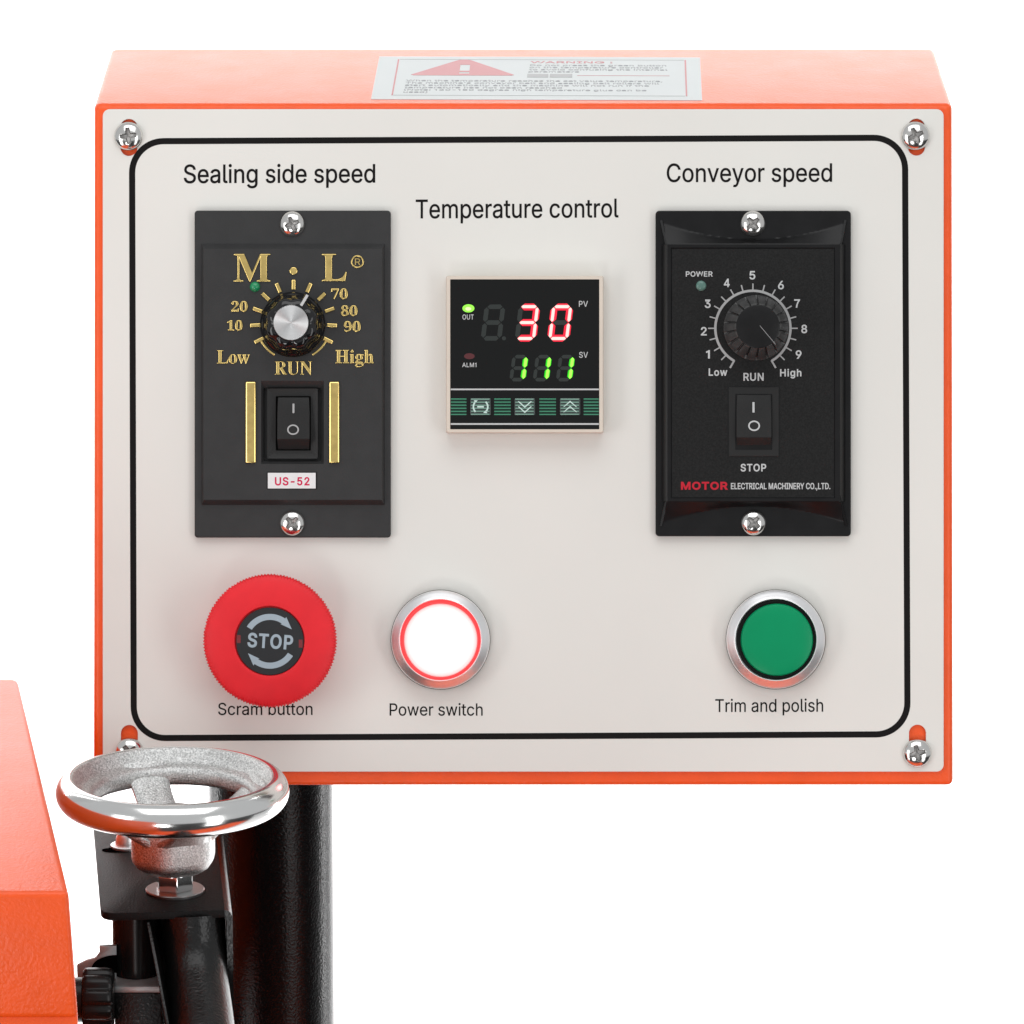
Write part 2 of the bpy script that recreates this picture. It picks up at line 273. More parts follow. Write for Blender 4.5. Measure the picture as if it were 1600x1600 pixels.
# ------------------------------------------------------------------ glyph outlines (own data)
SANS = r''' 188|
'206|78,318 70,509 136,509 128,318
(273|89,207 92,264 101,324 114,384 132,441 142,468 153,494 177,539 236,539 191,428 161,313 154,258 151,207 153,161 160,115 188,16 236,-96 177,-96 150,-47 128,4 119,29 111,55 99,106 92,156
)273|37,-96 86,18 113,116 122,207 119,258 112,313 82,428 62,485 37,539 97,539 109,517 120,494 142,441 151,413 167,354 178,293 183,235 184,207 182,156 174,104 161,53 144,2 134,-23 123,-47 97,-96
,188|38,-119 68,71 137,71 84,-119
-453|337,244 337,188 114,188 114,244
.188|95,-4 83,-3 73,2 63,9 56,18 51,29 50,41 51,53 56,64 63,73 73,81 83,85 95,87 107,85 118,81 128,73 135,64 140,53 141,41 140,29 135,18 128,9 118,2 107,-3
0453|227,-7 200,-5 174,1 151,10 130,24 111,41 95,62 81,86 69,113 57,155 50,202 48,254 50,306 57,353 69,395 81,423 95,447 111,467 130,484 151,498 174,508 200,514 227,516 254,514 279,508 302,498 323,484 342,467 358,447 372,423 384,395 396,353 403,306 405,254 403,202 396,155 384,113 372,86 358,62 342,41 323,24 302,10 279,1 254,-5|227,50 245,52 262,56 276,64 290,74 303,87 313,103 322,122 330,144 336,168 340,194 343,223 344,254 343,285 340,314 336,341 330,365 322,386 313,405 303,422 290,435 276,446 262,454 245,458 227,460 209,458 192,454 177,446 163,435 151,422 140,405 131,386 123,365 117,341 113,314 110,285 109,254 110,223 113,194 117,168 123,144 131,122 140,103 151,87 163,74 177,64 192,56 209,52
1453|76,0 76,55 212,55 212,448 209,448 86,358 86,427 198,509 276,509 276,55 391,55 391,0
2453|64,0 64,47 234,229 282,282 311,327 316,341 319,356 320,371 319,389 315,405 308,419 298,431 287,441 273,449 258,455 242,459 224,460 205,459 188,454 172,447 159,438 148,427 139,413 132,398 128,381 127,362 66,362 67,384 71,405 77,424 86,442 97,458 111,473 126,485 143,496 162,505 181,511 202,515 225,516 247,515 268,511 287,505 306,497 322,486 337,474 350,461 361,445 370,429 376,411 380,392 381,372 380,354 377,336 371,318 365,304 348,275 336,259 267,180 153,60 153,57 389,57 389,0
3453|218,-7 195,-6 173,-3 152,3 133,10 114,19 98,30 83,43 70,57 59,74 52,92 47,111 44,132 109,132 112,115 118,100 126,87 137,76 150,66 165,59 182,54 200,51 219,50 239,51 257,55 275,61 291,69 304,80 315,93 323,108 327,125 329,145 328,163 323,180 316,196 305,211 292,223 275,234 260,240 223,247 201,248 157,248 157,299 288,448 288,452 70,452 70,509 372,509 372,461 221,289 238,290 264,288 287,284 308,276 327,265 344,253 359,239 371,222 381,204 388,185 392,166 393,145 392,123 387,103 380,84 370,66 358,50 344,35 327,23 309,12 288,4 266,-2 243,-6
4453|40,105 40,160 270,509 343,509 343,163 413,163 413,105 343,105 343,0 282,0 282,105|282,430 282,163 100,163
5453|221,-7 199,-6 178,-2 159,3 140,11 123,21 108,32 94,45 83,60 74,76 67,93 62,111 60,130 122,130 125,115 130,102 138,89 148,78 160,68 173,60 188,54 204,51 221,50 241,52 259,56 276,64 291,75 304,88 314,104 322,122 326,141 328,162 327,178 320,208 314,221 303,237 290,251 275,262 257,270 238,275 218,277 167,268 152,262 139,255 128,246 67,253 96,509 366,509 366,452 151,452 134,301 136,301 148,310 162,318 178,325 194,330 211,333 229,334 246,333 279,326 294,321 308,314 321,306 334,296 345,285 355,273 364,260 372,246 379,231 384,215 388,198 391,163 390,139 386,116 379,96 369,76 357,58 343,41 327,27 309,15 289,6 268,-1 245,-6
6453|226,-7 203,-6 182,-2 161,5 142,15 125,27 109,40 96,56 84,74 75,94 69,115 65,138 64,162 65,180 68,199 73,219 80,239 102,285 137,340 252,509 322,509 173,293 196,307 235,314 258,313 278,309 298,303 316,295 332,284 347,271 359,256 370,240 378,221 384,202 388,180 389,157 388,134 384,112 377,92 368,73 356,55 343,39 327,26 310,14 291,5 271,-2 249,-6|226,48 245,50 263,55 279,63 293,73 305,86 314,101 321,118 326,137 327,157 326,177 321,196 314,213 305,228 293,241 279,251 263,259 245,264 226,265 207,264 190,259 174,252 160,242 148,229 138,214 131,197 126,178 125,158 126,138 131,119 138,102 148,86 160,73 174,63 190,55 207,50
7453|97,0 323,448 323,452 62,452 62,509 391,509 391,449 165,0
8453|226,-7 201,-6 156,3 136,11 117,21 100,33 86,47 74,62 64,78 57,96 53,115 52,135 55,166 59,181 65,195 75,212 87,228 101,241 117,252 134,260 153,265 153,267 135,273 119,282 105,294 93,308 83,324 76,342 71,360 70,380 71,399 75,417 81,434 90,450 101,464 114,477 129,488 146,498 164,506 183,512 204,515 226,516 248,515 269,512 288,506 306,498 322,488 337,477 350,464 361,450 370,434 377,417 381,399 382,380 381,360 376,342 369,324 359,308 347,294 333,282 318,273 300,267 300,265 318,260 335,252 351,241 365,228 377,212 387,195 393,181 400,151 401,135 400,115 395,96 388,78 378,62 366,47 352,33 336,21 317,11 297,3 251,-6|226,49 258,52 272,55 285,60 300,69 313,79 323,91 331,106 335,122 337,139 335,157 330,174 322,189 312,202 299,213 283,223 265,230 246,234 226,235 206,234 187,230 169,223 153,213 140,202 130,189 122,174 117,157 115,139 117,122 121,106 129,91 139,79 152,69 167,60 180,55 210,50|226,290 243,291 259,294 274,300 287,308 298,318 307,330 314,344 318,359 319,376 318,392 314,407 308,420 299,432 288,442 275,449 260,455 244,459 226,460 208,459 192,455 177,449 164,442 153,432 145,420 138,407 134,392 133,376 134,359 138,344 145,330 153,318 164,308 178,300 193,294 209,291
9453|226,516 249,515 271,510 291,503 310,494 328,482 343,468 357,452 368,434 377,414 384,394 388,371 389,347 388,329 385,310 380,290 373,270 363,248 334,197 315,168 200,0 130,0 279,216 257,202 218,195 196,196 174,200 155,206 137,214 121,225 106,237 94,252 83,269 75,287 69,307 65,329 64,352 65,375 69,397 76,417 85,436 96,454 110,469 125,483 143,494 162,503 182,510 203,515|226,460 207,459 190,454 174,446 160,436 148,423 138,407 131,390 127,372 125,352 127,331 131,312 138,295 148,280 160,267 174,257 190,249 207,245 226,243 245,245 263,249 279,257 293,267 305,280 314,295 321,312 326,330 327,350 326,371 321,390 314,407 305,423 293,436 279,446 263,454 245,459
:188|95,-4 83,-3 73,2 63,9 56,18 51,29 50,41 51,53 56,64 63,73 73,81 83,85 95,87 107,85 118,81 128,73 135,64 140,53 141,41 140,29 135,18 128,9 118,2 107,-3|95,271 83,272 73,277 63,284 56,294 51,304 50,316 51,328 56,339 63,349 73,356 83,360 95,362 107,360 118,356 128,349 135,339 140,328 141,316 140,304 135,294 128,284 118,277 107,272
A480|16,0 201,509 276,509 463,0 395,0 344,142 135,142 85,0|324,199 287,302 264,372 239,456 191,302 155,199
C510|267,-7 235,-5 205,1 176,11 150,25 126,42 104,63 86,87 70,115 61,135 53,157 43,203 40,254 43,305 53,352 61,373 70,393 86,421 104,445 126,466 150,484 176,498 205,508 235,514 267,516 305,513 323,509 357,498 388,482 415,460 427,447 438,433 448,418 456,402 463,385 469,367 473,348 408,348 403,365 397,381 389,395 380,407 369,418 357,428 344,437 330,444 315,449 267,456 244,454 223,450 203,442 184,432 166,419 150,404 137,385 125,364 116,340 109,314 104,285 103,254 104,223 109,195 116,169 125,145 137,124 151,105 166,89 184,76 203,66 223,59 244,54 267,53 315,60 330,65 344,72 357,81 369,91 380,102 389,114 408,160 473,160 469,141 464,124 448,91 428,62 416,49 388,28 373,18 341,5 305,-4
D502|219,0 60,0 60,509 225,509 261,507 294,501 325,492 353,478 378,461 399,441 418,418 433,391 446,361 455,329 460,293 462,255 460,217 455,181 446,149 433,119 417,92 398,68 376,48 351,31 322,17 291,8 256,2|125,57 215,57 245,58 272,63 296,70 318,81 337,94 354,110 368,128 379,149 388,172 394,198 398,225 399,255 398,285 394,312 388,338 379,361 368,381 354,399 338,415 320,428 299,438 275,446 249,450 221,452 125,452
E419|60,0 60,509 372,509 372,452 125,452 125,286 355,286 355,229 125,229 125,57 375,57 375,0
G520|269,-7 236,-5 205,1 176,11 149,25 125,43 103,64 85,88 69,116 60,136 53,157 47,180 43,203 40,254 43,305 47,329 53,352 60,373 69,393 85,421 103,445 125,466 149,484 175,498 203,508 233,514 265,516 304,513 340,504 374,489 389,480 417,457 429,445 449,416 464,384 470,367 474,349 408,349 387,393 356,427 343,436 330,443 315,448 265,456 243,454 222,450 202,442 183,432 166,419 150,404 137,385 125,364 116,340 109,314 104,285 103,254 104,223 109,195 116,169 125,145 137,124 151,105 166,89 184,76 203,66 224,59 246,54 269,53 290,54 328,63 345,71 361,81 374,93 386,107 396,123 404,141 410,160 414,180 415,199 283,199 283,256 478,256 478,200 476,170 471,141 463,115 451,91 436,69 419,50 399,33 377,19 352,8 326,0 298,-5
H517|60,0 60,509 125,509 125,289 392,289 392,509 457,509 457,0 392,0 392,232 125,232 125,0
I300|31,0 31,57 118,57 118,452 31,452 31,509 269,509 269,452 183,452 183,57 269,57 269,0
L393|60,0 60,509 125,509 125,57 361,57 361,0
M628|60,0 60,509 152,509 277,187 299,123 315,73 352,187 476,509 568,509 568,0 504,0 504,327 507,436 456,291 342,0 286,0 170,291 120,435 122,291 122,0
N523|60,0 60,509 136,509 363,151 388,107 403,76 399,157 399,509 463,509 463,0 387,0 202,290 148,381 120,431 125,291 125,0
O533|267,-7 235,-5 205,1 176,11 150,25 126,42 105,63 86,87 70,115 61,135 53,157 43,203 40,254 43,305 53,352 61,373 70,393 86,421 105,445 126,466 150,484 176,498 205,508 235,514 267,516 299,514 329,508 358,498 384,484 408,466 429,445 448,421 464,393 473,373 480,352 486,329 490,305 493,254 490,203 486,179 473,135 464,115 448,87 429,63 408,42 384,25 358,11 329,1 299,-5|267,53 289,54 310,59 330,66 349,76 367,89 383,104 396,123 408,144 418,168 425,194 429,223 430,254 429,286 425,315 418,341 408,365 396,386 383,404 367,420 349,433 330,443 310,450 289,455 267,456 244,455 223,450 203,443 184,433 166,420 151,404 137,385 125,364 116,340 109,314 104,285 103,254 104,223 109,194 116,168 125,144 137,123 151,105 166,89 184,76 203,66 223,59 244,54
P445|60,0 60,509 235,509 263,508 289,504 312,497 332,487 350,476 366,462 379,447 390,430 398,411 404,391 408,370 409,348 408,325 404,304 398,284 390,265 379,248 366,233 350,219 332,207 312,198 289,191 263,187 235,186 125,186 125,0|125,242 233,242 252,243 269,246 284,250 297,256 312,266 324,279 333,294 339,311 343,329 344,348 343,367 339,385 333,402 324,416 312,429 297,439 283,445 268,449 232,452 125,452
R449|60,0 60,509 236,509 264,508 289,504 312,498 333,489 351,478 367,465 380,450 390,433 398,415 404,395 408,374 409,352 408,330 404,309 398,289 390,271 380,255 367,240 351,228 333,217 314,209 428,0 353,0 246,198 125,198 125,0|125,255 234,255 253,256 269,258 284,262 298,267 313,276 325,287 334,300 340,316 344,333 345,352 344,371 340,389 334,405 325,419 313,430 298,440 284,445 269,449 233,452 125,452
S447|224,-9 197,-8 172,-4 149,1 128,9 108,19 91,31 76,44 64,60 54,77 46,96 41,115 38,137 104,137 107,118 114,102 123,88 135,76 150,66 166,59 184,53 204,50 224,49 257,52 272,55 286,60 303,69 317,79 329,92 338,106 344,122 346,139 344,154 340,168 332,179 322,189 296,205 245,222 184,239 154,249 128,261 105,274 86,289 71,307 60,326 54,348 52,372 53,393 58,413 65,431 75,448 87,463 102,476 119,488 138,498 158,506 180,512 203,515 227,516 252,515 274,512 296,506 316,498 334,488 351,476 365,463 377,449 387,433 394,415 399,397 401,378 337,378 334,396 327,412 316,425 302,437 285,446 267,453 247,458 225,459 204,458 185,454 167,448 152,440 139,430 129,418 121,405 117,391 115,376 117,359 122,345 131,334 142,324 155,315 169,308 212,293 264,279 312,264 359,238 372,226 384,213 395,198 401,185 405,171 408,139 407,119 403,99 396,81 386,64 374,48 360,34 343,22 323,11 302,2 278,-4 252,-8
T449|32,452 32,509 417,509 417,452 257,452 257,0 193,0 193,452
U517|259,-8 230,-7 203,-2 177,5 154,15 133,28 114,43 98,61 85,80 74,101 66,124 62,148 60,173 60,509 124,509 124,178 125,160 128,144 134,128 141,113 150,100 161,88 173,77 187,68 203,61 220,56 239,53 259,52 279,53 298,56 315,61 331,68 345,77 357,88 368,100 377,113 384,128 389,144 392,160 393,178 393,509 457,509 457,173 456,148 451,124 444,101 433,80 419,61 403,43 384,28 363,15 340,5 315,-2 288,-7
V480|204,0 16,509 84,509 192,206 215,137 241,52 267,138 395,509 463,509 278,0
W686|155,0 16,509 82,509 163,196 187,94 193,61 211,145 306,509 380,509 462,196 493,62 510,145 603,509 670,509 530,0 455,0 368,323 351,391 343,437 335,395 318,323 230,0
Y472|203,0 203,208 16,509 91,509 192,344 222,292 237,260 251,293 280,344 381,509 455,509 268,208 268,0
a389|160,-9 142,-8 109,-1 94,5 80,13 68,22 57,32 40,58 34,74 31,90 30,108 32,128 36,146 43,161 53,174 64,184 78,193 125,211 178,220 234,227 265,235 271,240 275,246 276,257 275,272 272,285 267,297 260,307 251,315 240,322 227,327 212,330 196,331 179,330 163,327 149,322 137,316 127,309 118,301 100,274 41,291 48,307 57,322 67,335 91,356 104,364 118,370 148,379 163,382 194,384 239,379 255,375 271,369 286,360 300,350 312,336 322,320 329,306 333,290 336,272 337,251 337,0 277,0 277,52 272,52 252,25 242,16 229,8 215,1 199,-4 181,-8|170,45 192,47 211,51 228,59 242,69 254,80 263,93 270,107 274,122 276,138 276,190 259,182 231,176 175,168 134,159 122,154 112,147 103,139 97,130 93,118 92,105 93,93 96,82 102,72 110,64 119,57 130,52
b424|229,-8 207,-7 188,-3 172,4 138,31 118,59 112,59 112,0 53,0 53,509 114,509 114,319 118,319 137,346 171,373 187,379 207,383 229,384 252,383 274,378 294,371 313,361 330,348 345,332 359,314 370,293 379,270 385,245 389,218 390,189 389,160 385,133 379,107 370,84 359,63 345,45 330,29 313,16 294,6 274,-2 252,-6|220,47 237,48 252,52 266,58 279,66 290,76 300,88 309,101 316,117 321,133 325,151 328,189 325,227 321,245 316,261 309,276 301,289 291,301 280,311 267,319 253,325 237,329 220,330 203,329 188,326 174,320 161,312 150,302 140,291 132,278 125,263 120,247 116,229 113,189 116,149 120,131 125,115 132,100 140,87 151,75 162,65 175,57 188,52 203,48
c396|207,-8 182,-6 159,-2 137,6 117,16 99,30 82,46 68,64 56,85 46,108 39,133 35,159 34,187 35,216 39,243 46,268 56,291 68,312 82,330 99,346 117,360 137,370 159,378 182,382 207,384 260,377 305,356 318,346 330,335 340,322 349,308 356,293 362,277 303,262 290,289 270,311 242,325 207,330 189,329 173,325 158,319 145,310 134,299 124,287 115,274 108,258 103,242 99,224 96,187 99,151 108,117 115,102 124,88 134,76 145,66 158,57 173,51 189,47 207,46 243,52 271,66 292,89 304,117 363,102 341,56 306,21 261,-1
d424|195,-8 172,-6 151,-2 130,6 111,16 94,29 79,45 66,63 55,84 46,107 39,133 35,160 34,189 35,218 39,245 46,270 55,293 66,314 80,332 95,348 112,361 131,371 151,378 173,383 196,384 218,383 237,379 253,373 267,365 278,356 287,346 306,319 311,319 311,509 372,509 372,0 313,0 313,59 307,59 287,31 252,4 236,-3 217,-7|205,47 221,48 236,52 250,57 263,65 274,75 284,87 292,100 299,115 305,131 309,149 312,189 309,229 305,247 300,263 293,278 284,291 274,302 263,312 250,320 237,326 222,329 205,330 188,329 172,325 158,319 145,311 134,301 124,289 115,276 108,261 103,245 99,227 96,189 99,151 103,133 116,101 124,88 134,76 145,66 158,58 172,52 188,48
e404|212,-8 185,-6 160,-2 138,6 117,16 98,30 82,46 68,64 56,85 46,108 39,132 35,159 34,187 35,215 39,242 46,267 55,290 67,311 80,329 97,346 115,359 135,370 157,378 180,382 205,384 236,382 251,379 266,374 280,368 307,352 319,341 330,329 341,315 350,299 357,282 363,263 367,242 370,219 371,169 96,169 100,139 104,122 110,106 118,92 128,80 139,70 151,61 164,54 195,47 212,46 254,53 266,58 276,65 285,73 306,105 365,91 360,77 353,63 345,51 335,39 324,28 298,11 283,4 267,-1 249,-5|96,221 309,221 307,237 303,254 298,269 289,287 277,302 263,314 250,321 237,326 222,329 205,330 188,329 173,326 159,321 146,313 131,301 119,287 109,270 103,256 99,241
f254|228,379 228,327 142,327 142,0 81,0 81,327 6,327 6,379 81,379 81,432 83,452 88,470 96,486 107,499 120,510 135,519 152,525 169,529 187,530 222,527 243,521 227,468 215,472 195,474 178,472 164,468 154,460 147,449 143,436 142,419 142,379
g425|207,-151 168,-148 150,-145 134,-140 119,-134 105,-127 93,-119 82,-110 59,-84 51,-69 101,-41 122,-66 154,-88 169,-93 187,-96 207,-97 229,-96 249,-92 267,-85 282,-75 295,-62 304,-46 309,-28 311,-6 311,68 306,68 287,41 277,32 266,24 252,16 236,10 217,6 195,5 172,6 151,10 132,17 113,27 95,39 80,53 66,70 55,90 46,112 39,136 35,163 34,191 35,219 39,246 46,270 55,293 66,314 80,332 95,348 112,361 131,371 152,378 173,383 196,384 218,383 237,379 253,373 267,365 279,356 288,346 308,319 313,319 313,379 372,379 372,-9 371,-33 367,-54 360,-73 350,-90 338,-105 324,-117 309,-128 291,-136 272,-143 230,-150|205,59 222,60 237,63 251,68 264,75 279,87 291,103 300,121 305,137 309,154 312,193 309,231 305,248 300,264 293,278 285,291 275,303 264,312 251,320 237,326 222,329 205,330 188,329 172,326 158,320 145,312 134,302 124,290 116,277 109,262 103,246 99,230 96,193 99,155 103,139 109,123 118,104 130,89 145,76 158,69 172,63 188,60
h410|114,227 114,0 53,0 53,509 114,509 114,315 124,332 137,349 152,362 169,372 187,379 207,383 227,384 246,383 264,380 280,376 295,369 309,360 321,349 332,336 341,321 348,304 353,285 356,263 357,240 357,0 296,0 296,235 295,256 290,275 283,291 273,304 261,315 246,323 229,327 210,329 192,328 176,324 161,317 147,308 136,297 126,283 119,266 115,248
i167|53,0 53,379 114,379 114,0|84,443 73,444 63,448 54,455 47,463 42,472 41,483 42,494 47,503 54,512 63,519 73,523 84,524 95,523 105,519 114,512 121,503 125,494 126,483 125,472 121,463 114,455 105,448 95,444
l189|139,-2 119,-1 101,3 86,10 74,20 65,33 58,48 54,65 53,84 53,509 114,509 114,99 120,62 126,56 135,53 146,52 170,54 181,3 162,-1
m610|53,0 53,379 112,379 112,308 122,331 132,346 144,358 158,368 172,376 187,382 203,385 219,386 239,384 257,380 273,372 287,361 299,347 309,332 317,310 326,328 337,343 350,356 365,366 381,375 398,381 417,385 437,386 453,385 483,378 497,372 510,364 522,354 532,342 541,328 548,313 553,296 556,276 557,255 557,0 496,0 496,254 495,273 490,289 483,303 473,313 456,323 438,328 419,330 403,329 388,326 374,320 363,312 353,302 345,290 340,277 336,263 335,247 335,0 274,0 274,260 272,280 265,297 253,311 238,322 220,328 199,330 185,329 171,326 158,320 145,312 135,302 126,289 119,274 115,257 114,238 114,0
n410|114,227 114,0 53,0 53,379 112,379 112,312 124,332 137,349 152,362 169,372 187,379 207,383 227,384 246,383 264,380 280,376 295,369 309,360 321,349 332,336 341,321 348,304 353,285 356,263 357,240 357,0 296,0 296,235 295,256 290,275 283,291 273,304 261,315 246,323 229,327 210,329 192,328 176,324 161,317 147,308 136,297 126,283 119,266 115,248
o415|207,-8 182,-6 159,-2 137,6 117,16 99,30 82,46 68,64 56,85 46,108 39,133 35,159 34,187 35,216 39,243 46,268 56,291 68,312 82,330 99,346 117,360 137,370 159,378 182,382 207,384 232,382 256,378 279,370 299,360 317,346 334,330 347,312 359,291 369,268 376,243 380,216 381,187 380,159 376,133 369,108 359,85 347,64 334,46 317,30 299,16 279,6 256,-2 232,-6|207,46 226,47 242,51 257,57 270,66 282,76 292,88 300,102 307,117 316,151 319,187 316,224 307,258 300,274 292,287 282,299 270,310 257,319 242,325 226,329 207,330 189,329 173,325 158,319 145,310 134,299 124,287 115,274 108,258 103,242 99,224 96,187 99,151 108,117 115,102 124,88 134,76 145,66 158,57 173,51 189,47
p424|53,-143 53,379 112,379 112,319 118,319 137,346 171,373 187,379 207,383 229,384 252,383 274,378 294,371 313,361 330,348 345,332 359,314 370,293 379,270 385,245 389,218 390,189 389,160 385,133 379,107 370,84 359,63 345,45 330,29 313,16 294,6 274,-2 252,-6 229,-8 207,-7 189,-3 173,4 159,12 147,21 138,31 118,59 114,59 114,-143|220,47 237,48 252,52 266,58 279,66 290,76 300,88 309,101 316,117 321,133 325,151 328,189 325,227 321,245 316,261 309,276 301,289 291,301 280,311 267,319 253,325 237,329 220,330 203,329 188,326 174,320 161,312 150,302 140,291 132,278 125,263 120,247 116,229 113,189 116,149 120,131 125,115 132,100 140,87 151,75 162,65 175,57 188,52 203,48
r259|53,0 53,379 112,379 112,321 115,321 124,339 136,354 152,367 166,375 196,384 213,385 243,384 243,322 207,326 190,325 174,321 159,315 146,306 135,296 126,284 119,270 115,254 114,237 114,0
s365|182,-8 145,-5 128,-2 112,3 84,18 72,27 62,38 53,50 46,63 40,78 36,94 94,107 101,88 111,72 124,60 140,52 159,47 181,45 200,46 217,49 232,55 244,62 257,74 265,88 268,103 266,115 262,126 254,136 243,144 229,150 212,155 149,170 125,177 104,186 86,196 72,208 61,222 53,237 49,255 47,274 48,290 52,305 57,319 65,332 75,343 87,354 100,363 115,370 131,376 149,381 187,384 223,381 239,377 254,372 271,363 286,352 299,339 309,324 318,308 324,290 268,277 262,291 254,304 243,316 228,325 210,331 187,333 166,331 147,326 131,317 119,305 111,292 109,277 111,264 116,253 124,243 136,235 152,229 172,223 254,202 275,193 292,183 306,171 317,157 325,142 329,126 331,107 330,90 326,75 320,60 312,47 302,35 290,24 276,14 260,6 242,0 203,-7
t227|204,379 204,327 126,327 126,98 127,83 130,70 136,61 144,55 156,51 170,50 185,51 202,54 213,2 192,-3 168,-4 145,-2 125,2 107,10 92,21 80,35 72,52 67,71 65,93 65,327 6,327 6,379 65,379 65,471 126,471 126,379
u410|182,-5 164,-4 146,-1 130,4 115,11 101,20 89,30 78,44 69,59 62,76 57,95 54,116 53,139 53,379 114,379 114,144 115,123 120,104 127,88 137,75 149,64 164,56 181,52 200,50 218,51 234,55 249,62 263,71 274,83 283,97 290,113 295,132 296,153 296,379 357,379 357,0 298,0 298,70 286,47 272,30 257,17 240,7 222,0 203,-4
v389|163,0 17,379 84,379 165,155 187,87 195,59 224,155 305,379 371,379 226,0
w567|138,0 23,379 87,379 154,137 170,64 186,135 206,214 252,379 316,379 362,214 382,136 397,66 413,135 434,214 480,379 545,379 429,0 368,0 319,172 284,309 263,225 199,0
y389|47,-139 61,-86 104,-89 113,-86 122,-81 130,-74 138,-64 145,-52 163,-1 17,379 84,379 165,155 195,60 202,87 224,155 305,379 371,379 204,-58 177,-107 165,-119 153,-128 139,-136 124,-141 108,-144 91,-145 65,-143'''
